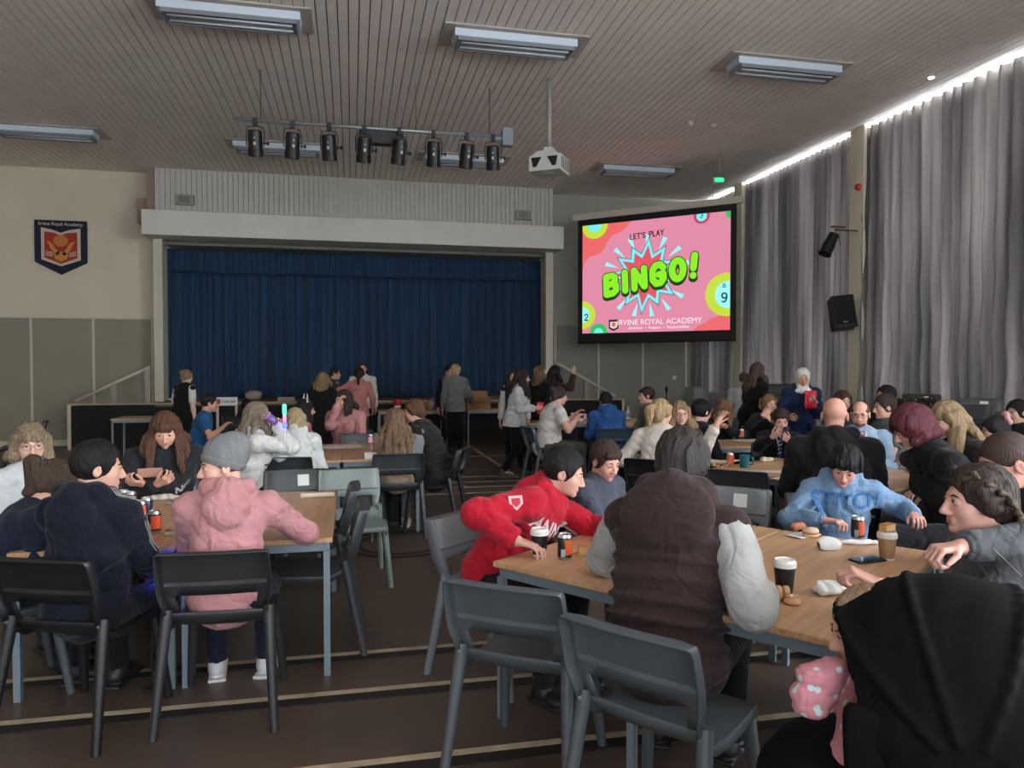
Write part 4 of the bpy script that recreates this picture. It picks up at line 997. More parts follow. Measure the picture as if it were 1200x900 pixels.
def can(x, y, label, body=(28, 24, 26), patch=(206, 92, 48), z=.72, rz=0, group='fizzy drink cans'):
    t = thing('drink_can', label, 'can', (x, y, z), rad(rz), group)
    r = .033; H_ = .115; prof = [(.024, 0), (.028, .002), (r, .012), (r, H_ - .014), (.027, H_ - .003), (.027, H_), (.025, H_), (.024, H_ - .004), (0, H_ - .004)]
    MB().lathe(prof, n=32, mis=[0, 0, 1, 0, 0, 0, 0, 0]).build('can_body', [mat('can_metal', (190, 192, 194), .3, metal=.9), mat('can_%d_%d_%d' % body, body, .35)], t, angle=35)
    def patchm(a0, a1, z0, z1, rr=r + .0005, n=10):
        m = MB()
        for i in range(n + 1):
            a = a0 + (a1 - a0) * i / n; m.v += [(rr * math.cos(a), rr * math.sin(a), z0), (rr * math.cos(a), rr * math.sin(a), z1)]
        m.f = [(2 * i, 2 * i + 2, 2 * i + 3, 2 * i + 1) for i in range(n)]; m.mi = [0] * n; return m
    patchm(-2.5, -.8, .022, .092).build('label_panel', mat('can_patch_%d_%d_%d' % patch, patch, .35), t, smooth=True)
    patchm(-3.1, -2.5, .015, .05).build('text_panel', mat('can_text', (150, 176, 190), .4), t, smooth=True)
    MB().box((0, .004, H_ - .001), (.014, .022, .0015)).build('ring_pull', mat('can_metal', (190, 192, 194)), t)
    return t
def blob(nm, label, cat, x, y, z, r, m, seed=1, amp=.008, freq=60, group=None, rot=0, res=.004, hp=None):
    v = Vol((-r[0], -r[1], 0), (r[0], r[1], 2 * r[2]), res)
    v.ell((0, 0, r[2] * .9), r, None, 0)
    if hp: hp(v)
    v.wob(amp, freq, seed); sl, P = v.win(v.lo, (9, 9, .001)); v.v[sl] = np.maximum(v.v[sl], .001 - P[2] + 0 * v.v[sl])
    return tag(link(nm, v.mesh(nm), m, loc=(x, y, z), rot=(0, 0, rad(rot))), label, cat, group)
def sheet(nm, label, cat, x, y, z, w, l, rot, m, lift=.006, seed=0, group=None, n=12):
    rg = random.Random(seed); vs = []; a, b, c = [rg.uniform(0, 6) for _ in range(3)]
    for i in range(n + 1):
        for j in range(n + 1):
            X, Y = (i / n - .5) * w, (j / n - .5) * l
            vs.append((X, Y, .0015 + lift * (1 + math.sin(X / w * 5 + a) * math.cos(Y / l * 4 + b)) * (abs(i / n - .5) + abs(j / n - .5))))
    fs = [(i * (n + 1) + j, (i + 1) * (n + 1) + j, (i + 1) * (n + 1) + j + 1, i * (n + 1) + j + 1) for i in range(n) for j in range(n)]
    o = MB().add(vs, fs).build(nm, m, loc=(x, y, z), rot=(0, 0, rad(rot)), smooth=True); md = o.modifiers.new('t', 'SOLIDIFY'); md.thickness = .0008; md.offset = 1
    return tag(o, label, cat, group)
# ------------------------------------------------------------------ tables, in their real places
U1 = Vector((.6, -.8)); W1 = Vector((.8, .6)); c0 = Vector((.62, 3.25))
def tcen(c, U, W, a, b): return c + U * a + W * b
p = tcen(c0, U1, W1, .372, .75); table(p.x, p.y, .745, 1.5, 36.87 - 90, 'beech table in the right group, under the black cup and the reaching boy in red')
p = tcen(c0, U1, W1, 1.128, .75); table(p.x, p.y, .745, 1.5, 36.87 - 90, 'beech table in the right group, with the phone, crumpled napkin and burger on it')
table(-.475, 4.625, .745, 1.51, 0, 'beech table beside the man in pink, right half of the near left pair')
table(-1.225, 4.625, .745, 1.51, 0, 'beech table with the orange cans, left half of the near left pair')
table(-.475, 7.85, .745, 1.5, 0, 'beech table behind the near left pair, beside the woman in the white hoodie')
table(.275, 7.85, .745, 1.5, 0, 'beech table behind the near left pair, in front of the wavy-haired woman')
U2 = Vector((.5, -.866)); W2 = Vector((.866, .5)); c2 = Vector((2.98, 5.8))
p = tcen(c2, U2, W2, .75, .3); table(p.x, p.y, 1.5, .595, -60, 'beech table in the right middle, with the teal mug and orange can')
p = tcen(c2, U2, W2, .75, .9); table(p.x, p.y, 1.5, .595, -60, 'beech table in the right middle, in front of the bearded man')
table(4.65, 7.75, 1.5, .75, 0, 'beech table behind the boy holding the phone, in front of the eating girl')
p = (3.28, 10.83, 0.72); table(p[0] + .15, 11.45, 1.5, .75, 0, 'beech table where the woman in a white t-shirt sits, in the far middle')
table(4.42, 11.1, .75, 1.4, 0, 'beech table right of the boy in the blue hoodie, in the far middle')
for x0, w_, l in ((1.2, 1.4, 'table against the stage front with the purple bag and red cup'), (2.78, 1.0, 'table against the stage front with the cardboard box')):
    table(x0, 15.1, w_, .7, 0, l, group='tables along the stage front')
table(-3.3, 13.9, 1.4, .7, 0, 'white-edged table at the left of the stage front, beside the man in the blue t-shirt', group='tables along the stage front')

# ------------------------------------------------------------------ people
P = person
BLK = (24, 24, 27)
# --- near left table
P('person with blonde bob and glasses in a pale grey jumper, at the far left', (-1.84, 4.79, 1.15), 125, hy=28, hp=6, fem=True, sk=(214, 172, 152), top=dict(rgb=(196, 200, 200)), hair=dict(style='long', rgb=(158, 134, 104), len=.13, fringe=1), glasses=(120, 100, 96), smax=1.05, res=.007)
JC = P('child with brown plaited hair and a blue bobble, bending behind the boy in navy', (-1.48, 4.15, 1), 60, lean=28, hp=35, hy=-10, fem=True, sk=(206, 160, 142), top=dict(rgb=(30, 36, 54), hood=False), hair=dict(style='pony', rgb=(84, 62, 48), len=.22, high=.03, vol=.004), res=.0065)
JB = P('boy in a navy hooded tracksuit top seen from behind, on the chair at lower left', (-1.13, 3.67, 1.14), 20, lean=6, hy=54, hp=6, build=1.12, sk=(206, 158, 138), top=dict(rgb=(17, 22, 36), hood=1.1, g=.016, fold=.007), hair=dict(style='short', rgb=(24, 20, 20), vol=.006), legs=(16, 16, 20), res=.0055, top_name='hooded_top', seat=('black', 'black plastic chair at lower left with the boy in navy sitting in it'))
J4 = P('woman with long auburn hair in a black hoodie looking down at a phone', (-1.27, 5.49, 1.16), 165, lean=14, hp=22, hy=4, fem=True, build=1.15, sk=(218, 166, 146), top=dict(rgb=(40, 42, 46), hood=.7, g=.02), hair=dict(style='long', rgb=(104, 66, 48), len=.30, fringe=1, front=1, vol=.004), rh=('w', *(-1.26, 5.22, 0.83)), lh=('w', *(-1.35, 5.24, 0.83)), curl=60, palms=((.6, .2, .6), (-.6, .2, .6)), res=.006, top_name='hoodie')
JP = P('man in a pink hoodie and grey beanie, looking left from the chair in front', (-0.61, 3.7, 1.13), 2, lean=12, twist=-6, hy=-110, hp=6, build=1.0, sk=(214, 168, 148), top=dict(rgb=(180, 128, 130), hood=1.0, g=.022, fold=.007), hair=dict(style='beanie', rgb=(70, 56, 46)), legs=(24, 28, 44), shoes=(196, 196, 196), lh=('l', -.12, .40, .79), rh=('l', .20, .38, .79), rpole=(1, -.35, -.5), lpole=(-.35, -.3, -1), res=.005, top_name='hoodie', seat=('near-black', 'dark charcoal chair in front of the near left table, under the man in pink'))
# --- second left table
J6 = P('woman with long ash hair and glasses drinking, white patterned hoodie', (-0.78, 6.61, 1.18), 75, lean=10, hp=-4, hy=6, fem=True, build=1.1, sk=(214, 160, 148), top=dict(rgb=(206, 206, 200), hood=.8, g=.02), hair=dict(style='long', rgb=(150, 132, 112), len=.28), glasses=(110, 30, 46), rh=('w', *(-0.64, 6.48, 1.12)), lh=('w', *(-0.63, 6.68, 1.06)), lpole=(-.3, .2, -1), rpole=(.3, .2, -1), curl=65, res=.007, top_name='hoodie')
P('blonde woman in a white hoodie seen from behind, leaning on the second left table', (-0.53, 7.22, 1.09), 8, lean=22, hy=-20, hp=16, fem=True, build=1.12, top=dict(rgb=(208, 210, 208), hood=.9, g=.02, fold=.009), hair=dict(style='long', rgb=(196, 170, 126), len=.13), res=.007, top_name='hoodie')
J8 = P('dark-haired person with a cat-ear headband in a pink floral top', (-0.52, 8.8, 1.11), 70, lean=12, hp=5, hy=0, fem=True, top=dict(rgb=(176, 92, 110), fold=.01), hair=dict(style='long', rgb=(34, 28, 30), len=.25), res=.009)
P('woman in a dusty pink top holding a hand to her face, second left table', (-0.11, 9.13, 1.2), 200, lean=8, hy=30, hp=4, fem=True, sk=(206, 158, 140), top=dict(rgb=(176, 124, 122), g=.022, fold=.008), hair=dict(style='long', rgb=(58, 44, 38), len=.22), rh=('w', *(-0.17, 8.95, 1.15)), rpole=(.2, .4, -1), lh=None, curl=50, legs=(120, 100, 88), res=.009)
P('woman with very long wavy blonde-brown hair, seen from behind in the navy chair', (0.4, 7.22, 1.07), 0, lean=16, hp=12, hy=-18, fem=True, top=dict(rgb=(150, 130, 110), g=.02), hair=dict(style='long', rgb=(134, 104, 78), len=.48, vol=.012), legs=(120, 126, 134), shoes=(200, 200, 200), res=.007)
P('woman in a black padded gilet with a bun and a blonde streak, facing left', (0.6, 7.33, 1.16), 290, lean=22, hp=10, hy=0, fem=True, build=1.12, sk=(212, 160, 144), top=dict(rgb=(34, 33, 34), sleeve_rgb=(120, 122, 124), puff=.006, g=.02, collar=.01), hair=dict(style='pony', rgb=(104, 66, 46), len=.05, high=.03), res=.007, legs=BLK, top_name='gilet')
# --- back left
P('man in a blue t-shirt with short dark hair sitting near the stage on the left', (-1.76, 9.89, 1.14), 82, lean=14, hp=8, sk=(196, 146, 124), top=dict(rgb=(34, 84, 132), sleeve='short'), hair=dict(style='short', rgb=(30, 26, 24)), rh=('w', *(-1.58, 9.74, 0.85)), legs=BLK, res=.009, top_name='t_shirt')
P('person with a blond bun in a black waistcoat and white shirt, standing by the stage', (-2.68, 13.07, 1.44), 35, sit=False, fem=True, build=1.1, hp=5, sk=(220, 180, 164), top=dict(rgb=(18, 18, 20), sleeve_rgb=(214, 206, 206), sleeve='elbow', length=.10), hair=dict(style='bun', rgb=(164, 128, 90)), legs=BLK, res=.010, top_name='waistcoat')
P('dark-haired person in black slumped by the stage, left of the cat-ear headband', (-1.7, 12.85, 0.95), 30, lean=10, top=dict(rgb=BLK, hood=.8), hair=dict(style='short', rgb=(26, 22, 22), vol=.01), res=.011, eyes=False, legs=BLK)
P('blonde person in a long black coat standing before the blue curtain', (-0.45, 12.07, 1.4), 15, sit=False, fem=True, build=1.05, top=dict(rgb=(18, 17, 19), length=.25, g=.03), hair=dict(style='long', rgb=(150, 118, 76), len=.22), legs=BLK, res=.010, eyes=False, top_name='coat')
JM = P('man in glasses and a grey suit jacket standing beside the blonde in black', (-0.31, 14.4, 1.47), 120, sit=False, hy=-20, top=dict(rgb=(70, 66, 62), length=.2), hair=dict(style='short', rgb=(34, 28, 26)), glasses=(30, 30, 32), legs=BLK, res=.010, top_name='jacket', group=None)
P('woman with a dark ponytail in a pink jumper, hand on hip by the stage', (0.12, 13.18, 1.48), 5, sit=False, fem=True, hp=4, top=dict(rgb=(170, 112, 108), length=.12), hair=dict(style='pony', rgb=(44, 30, 28), len=.24, high=.03), legs=(66, 64, 60), lh=('l', -.22, .02, 1.0), lpole=(-1, -.2, .1), rh=('l', .24, .10, .86), res=.010, eyes=False)
P('person in a white shirt mostly hidden behind the woman in the pink jumper', (0.2, 14.29, 1.57), 180, sit=False, top=dict(rgb=(206, 198, 190), length=.1), hair=dict(style='short', rgb=(60, 46, 40)), legs=BLK, res=.011)
P('blonde woman in a grey tweed jacket and black skirt with her back turned', (1.91, 13.71, 1.54), 10, sit=False, fem=True, hy=20, top=dict(rgb=(102, 106, 104), length=.12, g=.02), hair=dict(style='bun', rgb=(200, 164, 118)), legs=(14, 14, 16), dress=True, rh=('l', .30, .22, .90), res=.010, eyes=False, top_name='jacket')
P('person in black half hidden behind the woman in the grey tweed jacket', (1.9, 14.63, 1.51), 150, sit=False, top=dict(rgb=(30, 34, 46)), hair=dict(style='short', rgb=(30, 26, 30)), sk=(214, 160, 150), legs=BLK, res=.011)
J20 = P('girl with long dark curly hair in a pale grey sweatshirt, walking with a red packet', (2.43, 10.42, 1.45), 105, sit=False, fem=True, hp=6, hy=0, sk=(206, 158, 140), top=dict(rgb=(186, 190, 190), length=.10, g=.022, fold=.008), hair=dict(style='long', rgb=(44, 30, 28), len=.34, vol=.01, front=1), legs=(16, 16, 20), shoes=(60, 60, 64), lh=('l', -.05, .30, 1.0), rh=('l', .08, .30, 1.0), feet=((-.08, .20, .08), (.10, -.16, .10)), curl=60, res=.007)
P('person with a white collar standing behind the girl in the pale grey sweatshirt', (2.5, 11.33, 1.45), 200, sit=False, fem=True, top=dict(rgb=(36, 34, 36), sleeve_rgb=(196, 190, 184)), hair=dict(style='long', rgb=(50, 36, 30), len=.2), legs=BLK, res=.011)
P('person with light wavy hair in a black jumper, looking up near the stage handrail', (3.06, 11.82, 1.51), 60, sit=False, fem=True, hp=-25, hy=20, sk=(214, 162, 148), top=dict(rgb=(18, 18, 20), length=.1), hair=dict(style='long', rgb=(120, 92, 66), len=.2), legs=(40, 38, 38), res=.010, lh=('l', .0, .25, 1.05), rh=('l', .1, .25, 1.0))
P('person in a brown jacket reaching out to the stage handrail', (3.47, 12.35, 1.5), 60, sit=False, fem=True, hp=10, hy=10, side=10, top=dict(rgb=(58, 40, 38), length=.12, g=.025), hair=dict(style='long', rgb=(28, 22, 24), len=.25), legs=BLK, rh=('w', *(3.69, 11.99, 1.48)), rpole=(.3, -.2, -1), res=.010, eyes=False, top_name='jacket')
JT = P('woman in a white t-shirt and dark lanyard, seated sideways at the far middle table', (2.74, 9.53, 1.21), 85, lean=16, hp=12, hy=0, fem=True, build=1.2, sk=(214, 164, 148), top=dict(rgb=(208, 200, 196), sleeve='short', g=.018), hair=dict(style='bun', rgb=(74, 56, 50)), rh=('w', *(2.9, 9.28, 0.92)), lh=('w', *(2.97, 9.58, 0.95)), legs=(70, 68, 64), res=.009, top_name='t_shirt')
P('boy in a bright blue hoodie with his back to us at the far middle table', (3.34, 9.4, 1.14), 0, lean=14, hp=10, build=1.12, top=dict(rgb=(40, 76, 132), hood=1.0, g=.02), hair=dict(style='short', rgb=(26, 22, 24), vol=.004), res=.009, eyes=False, top_name='hoodie')
P('boy with brown hair in a grey jumper facing left, by the switch wall', (4.07, 9.75, 1.19), 275, lean=8, hp=2, sk=(206, 156, 138), top=dict(rgb=(96, 98, 92)), hair=dict(style='short', rgb=(62, 38, 34), fringe=1, vol=.006), res=.009)
# --- middle right
P('woman with a blonde ponytail in a cream jumper, pointing with her right arm', (2.72, 6.15, 1.19), 38, lean=4, hy=25, hp=0, fem=True, sk=(214, 168, 146), top=dict(rgb=(208, 198, 188), g=.018), hair=dict(style='pony', rgb=(190, 156, 108), len=.14, high=.02), rh=('w', *(3, 5.68, 1.1)), rpole=(.5, -.2, -1), lh=('l', -.24, .22, .74), curl=20, legs=(40, 50, 70), res=.006)
P('woman with long golden hair and sunglasses pushed up on her head, facing us', (3.1, 6.58, 1.15), 192, lean=2, hp=4, fem=True, sk=(214, 166, 148), top=dict(rgb=(60, 52, 50)), hair=dict(style='long', rgb=(164, 128, 90), len=.30, front=1), glasses=(120, 90, 80), res=.0065)
J29 = P('person with short black hair in a black blazer and white collar, facing right', (3.59, 7.09, 1.13), 75, lean=10, hp=10, sk=(214, 164, 150), top=dict(rgb=(24, 26, 34), collar=.0), hair=dict(style='short', rgb=(16, 16, 18), vol=.014), res=.008, top_name='blazer')
P('person with auburn bob falling over the face, hands at the mouth', (4.54, 8.42, 1.07), 195, lean=14, hp=24, hy=14, fem=True, sk=(206, 152, 134), top=dict(rgb=(26, 26, 30)), hair=dict(style='long', rgb=(132, 92, 62), len=.20, fringe=1, front=1), rh=('w', *(4.37, 8.19, 0.87)), lh=('w', *(4.45, 8.18, 0.87)), curl=60, res=.008, smax=1.1)
P('woman with long brown hair in a short-sleeved black dress, standing side-on', (5.63, 9.42, 1.54), 85, sit=False, fem=True, build=1.15, sk=(214, 164, 146), top=dict(rgb=(18, 18, 20), sleeve='short', length=.2), hair=dict(style='long', rgb=(92, 68, 54), len=.34), legs=(14, 14, 16), dress=True, lh=('l', -.06, .24, 1.02), rh=('l', .12, .26, 1.02), res=.009, top_name='dress')
P('person in a pale grey t-shirt standing behind the woman in the black dress', (6.06, 10.55, 1.4), 40, sit=False, build=1.1, sk=(206, 160, 140), top=dict(rgb=(176, 178, 178), sleeve='short', length=.12), hair=dict(style='short', rgb=(96, 64, 48)), legs=(60, 62, 66), res=.011, eyes=False, top_name='t_shirt')
P('girl with fair hair tied back eating with both hands, behind the boy with the phone', (5.28, 8.56, 1.13), 190, lean=8, hp=6, hy=-6, fem=True, sk=(218, 170, 154), top=dict(rgb=(34, 30, 30)), hair=dict(style='pony', rgb=(164, 116, 82), len=.15), lh=('w', *(5.15, 8.33, 0.93)), rh=('w', *(5.05, 8.35, 0.99)), curl=65, palms=((.6, .3, .5), (-.6, .3, .5)), res=.008)
J34 = P('woman in a white hijab and navy sweatshirt, standing with a red packet', (5.58, 8.3, 1.46), 200, sit=False, fem=True, hp=12, hy=6, sk=(196, 146, 120), top=dict(rgb=(26, 40, 74), length=.16, g=.028, hood=.7, fold=.008), hair=dict(style='bald', rgb=(30, 26, 26), brow=(40, 30, 28)), legs=(22, 24, 34), lh=('l', -.12, .27, 1.16), rh=('l', .20, .28, .98), curl=55, res=.007)
J35 = P('boy with a brown fringe in a blazer and striped tie, holding up a phone', (4.19, 6.6, 1.06), 205, lean=8, hp=12, hy=-8, sk=(206, 160, 146), top=dict(rgb=(20, 20, 24), g=.02), hair=dict(style='short', rgb=(72, 50, 40), fringe=1, vol=.008), lh=('w', *(4.1, 6.31, 0.89)), rh=('w', *(3.97, 6.39, 0.92)), curl=55, palms=((.5, .3, .5), (-.5, .3, .5)), res=.0065, top_name='blazer')
P('bald man in a black hooded jacket with his back to us, right middle', (3.21, 4.41, 1.27), 30, lean=8, hy=5, hp=4, build=1.1, sk=(206, 152, 134), top=dict(rgb=(26, 25, 28), hood=1.1, g=.03, fold=.006), hair=dict(style='bald', rgb=(60, 50, 46)), legs=BLK, res=.006, eyes=False, top_name='hooded_jacket', smax=1.2)
J37 = P('balding man with glasses and beard in a light blue shirt, facing the bald man', (4.5, 5.82, 1.17), 215, lean=3, hp=6, hy=8, build=1.1, sk=(214, 164, 146), top=dict(rgb=(146, 170, 198), collar=.005), hair=dict(style='shaved', rgb=(110, 76, 56), balding=1, beard=(120, 84, 66)), glasses=(40, 36, 40), lh=('w', *(4.48, 5.65, 0.77)), rh=('w', *(4.14, 5.43, 0.77)), res=.0065, smax=1.2, top_name='shirt')
P('person with reddish brown hair peeping out between the bald man and the bearded man', (5.62, 7.57, 1.2), 170, lean=4, hp=8, hy=20, fem=True, top=dict(rgb=(60, 56, 60)), hair=dict(style='long', rgb=(84, 52, 44), len=.15), res=.010)
P('boy with brown hair in a grey t-shirt facing left, behind the bearded man', (5.17, 6.34, 1.2), 280, lean=6, hp=6, sk=(206, 158, 140), top=dict(rgb=(92, 98, 104), sleeve='short'), hair=dict(style='short', rgb=(66, 48, 42), vol=.006), res=.008, top_name='t_shirt')
P('dark-haired person mostly hidden behind the boy in the grey t-shirt', (6.17, 7.55, 1.25), 275, lean=4, top=dict(rgb=(44, 42, 44)), hair=dict(style='short', rgb=(26, 22, 24), vol=.008), res=.011)
P('person with a messy burgundy bob in a black blazer leaning over the table', (3.46, 4, 1.21), 292, lean=26, hp=26, hy=-4, fem=True, build=1.12, sk=(206, 156, 138), top=dict(rgb=(16, 15, 17), g=.025), hair=dict(style='long', rgb=(104, 34, 46), len=.13, vol=.024, fringe=1), rh=('w', *(4.66, 5.69, 0.76)), lh=('w', *(4.28, 5.32, 0.76)), curl=45, res=.006, legs=BLK, top_name='blazer')
P('person with long straight blond hair beside the burgundy-haired one', (4.11, 4.42, 1.24), 285, lean=22, hp=26, hy=-10, fem=True, top=dict(rgb=(40, 30, 32)), hair=dict(style='long', rgb=(160, 130, 92), len=.34, vol=.0), res=.0065, legs=BLK)
JL = P('dark-haired girl with a pink flower clip at the right edge', (5.13, 5.01, 1.08), 300, lean=10, hp=14, fem=True, top=dict(rgb=(44, 34, 40)), hair=dict(style='bun', rgb=(34, 28, 30), vol=.006), res=.008)
P('person in a dark cap-like hood with a red band at the right edge, far back', (6.55, 6.14, 1.14), 270, lean=6, hp=6, top=dict(rgb=(26, 26, 32)), hair=dict(style='short', rgb=(24, 22, 26), vol=.012), res=.010)
# --- near right table
JH = P('child with dark hair in a light blue hoodie, looking down across the right table', (2.72, 3.64, 1.04), 200, lean=14, hp=28, hy=20, hr=-8, sk=(206, 152, 140), top=dict(rgb=(106, 134, 164), hood=1.0, g=.024, fold=.008), hair=dict(style='bob', rgb=(28, 22, 24), fringe=1, vol=.006), lh=('l', -.34, .22, .78), rh=('l', .16, .33, .76), lpole=(-1, -.2, -.5), rpole=(1, .1, -.6), curl=55, res=.005, build=1.1, top_name='hoodie')
JR = P('boy in a red hoodie leaning across the table with his arm stretched out', (1.06, 3.59, 1.06), 142, lean=36, side=-15, twist=-4, hy=-28, hp=16, hr=-4, build=1.15, sk=(210, 162, 146), top=dict(rgb=(170, 24, 44), hood=.8, g=.028, fold=.008), hair=dict(style='short', rgb=(26, 20, 20), vol=.006), lh=('w', 1.32, 3.45, .80), rh=('w', *(0.75, 3.31, 0.79)), rpole=(1.0, -.9, .2), lpole=(-.6, .2, -.6), legs=(26, 26, 30), curl=35, res=.005, top_name='hoodie', seat=('grey', 'grey plastic chair behind the boy in the red hoodie'))
P('boy with brown hair in a dark grey jacket, behind the boy in red', (1.45, 4.07, 1.05), 145, lean=4, hp=20, hy=14, sk=(208, 158, 142), top=dict(rgb=(70, 74, 86), collar=.02, g=.02), hair=dict(style='short', rgb=(70, 46, 38), fringe=1, vol=.008), res=.0055, legs=BLK, top_name='jacket')
JG = P('woman in a dark brown padded gilet and white sleeves, her back to us', (1.26, 2.65, 1.22), 40, lean=21, hp=12, hy=0, fem=True, build=1.08, sk=(206, 160, 140), top=dict(rgb=(54, 38, 38), sleeve_rgb=(168, 168, 166), hood=1.4, g=.030, puff=.006, fold=.003, collar=.01, sg=.75), hair=dict(style='bob', rgb=(62, 54, 52), vol=.012), legs=(30, 26, 28), rh=('w', *(1.49, 2.44, 0.76)), lh=('w', 1.25, 3.1, .78), rpole=(.3, -.8, -.5), curl=60, res=.005, smax=1.2, top_name='gilet', seat='none')
JD = P('woman with two braids in a grey denim jacket, chin resting on her hand', (2.01, 2.03, 1.16), 290, lean=16, hp=2, hy=-2, fem=True, sk=(208, 158, 144), top=dict(rgb=(84, 86, 90), collar=.03, g=.02, fold=.006), hair=dict(style='braids', len=.04, rgb=(62, 46, 38)), rh=('w', *(1.85, 1.92, 1.04)), rpole=(.9, -.8, -.2), lh=('w', *(1.6, 1.97, 0.92)), lpole=(-.6, .2, -1), curl=70, res=.0045, legs=BLK, top_name='jacket')
P('man with a shaved head bending over behind the woman with braids', (2.56, 2.45, 1.21), 285, lean=22, hp=26, hy=0, build=1.15, sk=(206, 150, 134), top=dict(rgb=(22, 22, 24), g=.02), hair=dict(style='shaved', rgb=(78, 52, 42)), lh=('l', -.2, .4, .80), rh=('l', .24, .36, .80), res=.005, legs=BLK, smax=1.2)
mb_ = mat('pink_print', (206, 138, 146), .85, nscale=0); nt = mb_.node_tree; nn_ = nt.nodes.new('ShaderNodeTexVoronoi'); nn_.inputs['Scale'].default_value = 22; tc = nt.nodes.new('ShaderNodeTexCoord'); cr = nt.nodes.new('ShaderNodeValToRGB'); cr.color_ramp.interpolation = 'CONSTANT'; cr.color_ramp.elements[0].color = (*lin((190, 206, 208)), 1); cr.color_ramp.elements[1].position = .26; cr.color_ramp.elements[1].color = (*lin((198, 130, 140)), 1)
nt.links.new(tc.outputs['Object'], nn_.inputs['Vector']); nt.links.new(nn_.outputs['Distance'], cr.inputs[0]); nt.links.new(cr.outputs[0], nt.nodes['Principled BSDF'].inputs['Base Color'])
PF = 309
JK = P('small child with fair hair and a pink printed top, sitting in the black pushchair', (1.33, 1.72, 0.93), PF, lean=4, hp=14, hy=-20, root_fix=(1.34, 1.60, .62), fem=True, sk=(208, 160, 142), top=dict(mat=mb_, rgb=(200, 130, 140), g=.026, sg=1.2), hair=dict(style='long', rgb=(176, 138, 108), len=.06, vol=.004), legs=(20, 20, 26), res=.005, seat='none')
a_ = -rad(PF); t = thing('pushchair', 'black pushchair with a big rounded canopy parked at the table corner, lower right', 'pushchair', (1.41, 1.50, 0), a_)
m_psh = mat('pushchair_black', (9, 9, 11), .85, spec=.15, bump=.15, bscale=60); v = Vol((-.40, -.46, .30), (.40, .40, 1.2), .008)
v.ell((0, -.02, .76), (.315, .36, .33), None, 0); v.ell((0, .0, .755), (.295, .335, .31), None, 0, 's'); v.box((0, .50, .95), (.5, .26, .8), np.array(Matrix.Rotation(rad(-18), 3, 'X')), 0, 0, 's'); v.box((0, 0, .30), (.6, .6, .36), None, 0, 0, 's'); v.wob(.004, 22, 5, (.5, 1.6, 1.2))
for k in (-58, -20, 18, 48):
    pts = [(.318 * math.cos(rad(x_)), -.02 + (.36 * math.sin(rad(x_))) * math.sin(rad(k)), .76 + .333 * math.sin(rad(x_)) * math.cos(rad(k))) for x_ in range(8, 175, 8)]
    v.chain(pts, [.009] * len(pts), .012)
link('canopy', v.mesh('canopy'), m_psh, t)
v = Vol((-.40, -.50, .02), (.40, .50, .95), .010)
v.box((0, -.22, .64), (.25, .035, .30), np.array(Matrix.Rotation(rad(8), 3, 'X')), .03, 0); v.box((0, .0, .40), (.25, .26, .05), None, .03, .05)
for g in (-1, 1): v.box((g * .25, -.02, .60), (.022, .24, .24), None, .02, .04)
v.ell((0, .17, .52), (.21, .27, .17), None, .04); v.box((0, -.02, .19), (.24, .24, .10), None, .05, .02); v.wob(.006, 16, 8); link('seat', v.mesh('seat'), m_psh, t)
f = MB()
for g in (-1, 1):
    f.tube([(g * .29, -.40, .12), (g * .28, -.10, .50), (g * .27, .10, .56)], .014, 10); f.tube([(g * .27, .44, .10), (g * .28, -.05, .50), (g * .27, -.46, .92)], .014, 10)
f.tube([(-.27, -.46, .92), (.27, -.46, .92)], .018, 10); f.tube([(-.27, .44, .10), (.27, .44, .10)], .010, 8); f.build('frame', mat('frame_black', (18, 18, 20), .35), t, smooth=True)
for g in (-1, 1):
    for y_, r in ((-.40, .12), (.44, .10)):
        w_ = MB().lathe([(r * .55, -.018), (r * .93, -.02), (r, -.012), (r, .012), (r * .93, .02), (r * .55, .018)], n=28).build('wheel', mat('tyre_black', (20, 20, 20), .8), t, angle=40, loc=(g * .31, y_, r), rot=(0, rad(90), 0))
        MB().lathe([(r * .5, -.012), (r * .6, -.012), (r * .6, .012), (r * .5, .012)], n=24).box((0, 0, 0), (r * 1.1, .012, .012)).box((0, 0, 0), (.012, r * 1.1, .012)).build('wheel_hub', mat('hub_grey', (90, 92, 94), .5), w_)

# details that belong to particular people
def extra(J, nm, mb, m, **kw): return mb.build(nm, m, J['root'], **kw)
def arc_pts(J, r, z, y0=-.02, a0=-90, a1=90, n=14):
    return [J['hp'](r * math.sin(rad(a0 + (a1 - a0) * i / n)), y0, z + r * math.cos(rad(a0 + (a1 - a0) * i / n))) for i in range(n + 1)]
bo = MB(); c_ = JC['hp'](0, -.14, .06); bo.tube([c_ + V(.02 * math.cos(x_), .012 * math.sin(x_), .02 * math.sin(x_)) for x_ in np.linspace(0, 6.28, 14)], .009, 8); extra(JC, 'hair_bobble', bo, mat('bobble_blue', (80, 130, 160), .5), smooth=True)
v = Vol(JL['H'] - V(.2, .3, .2), JL['H'] + V(.2, .2, .3), .006)
for i in range(7): v.ell(JL['hp'](.05 * math.cos(i * .9), -.115 + .01 * (i % 2), .075 + .045 * math.sin(i * .9)), (.028, .022, .028), None, .004)
link('flower_clip', v.mesh('flower_clip'), cloth((206, 150, 150)), JL['root'])
# cat ears
extra(J8, 'headband', MB().tube(arc_pts(J8, .105, .02), .006, 8), m_black, smooth=True)
for g in (-1, 1):
    extra(J8, 'cat_ear', MB().tube([J8['hp'](g * .045, -.02, .11), J8['hp'](g * .06, -.02, .185), J8['hp'](g * .095, -.02, .085)], [.012, .005, .012], 8), mat('ear_fluff', (196, 186, 176), .9))
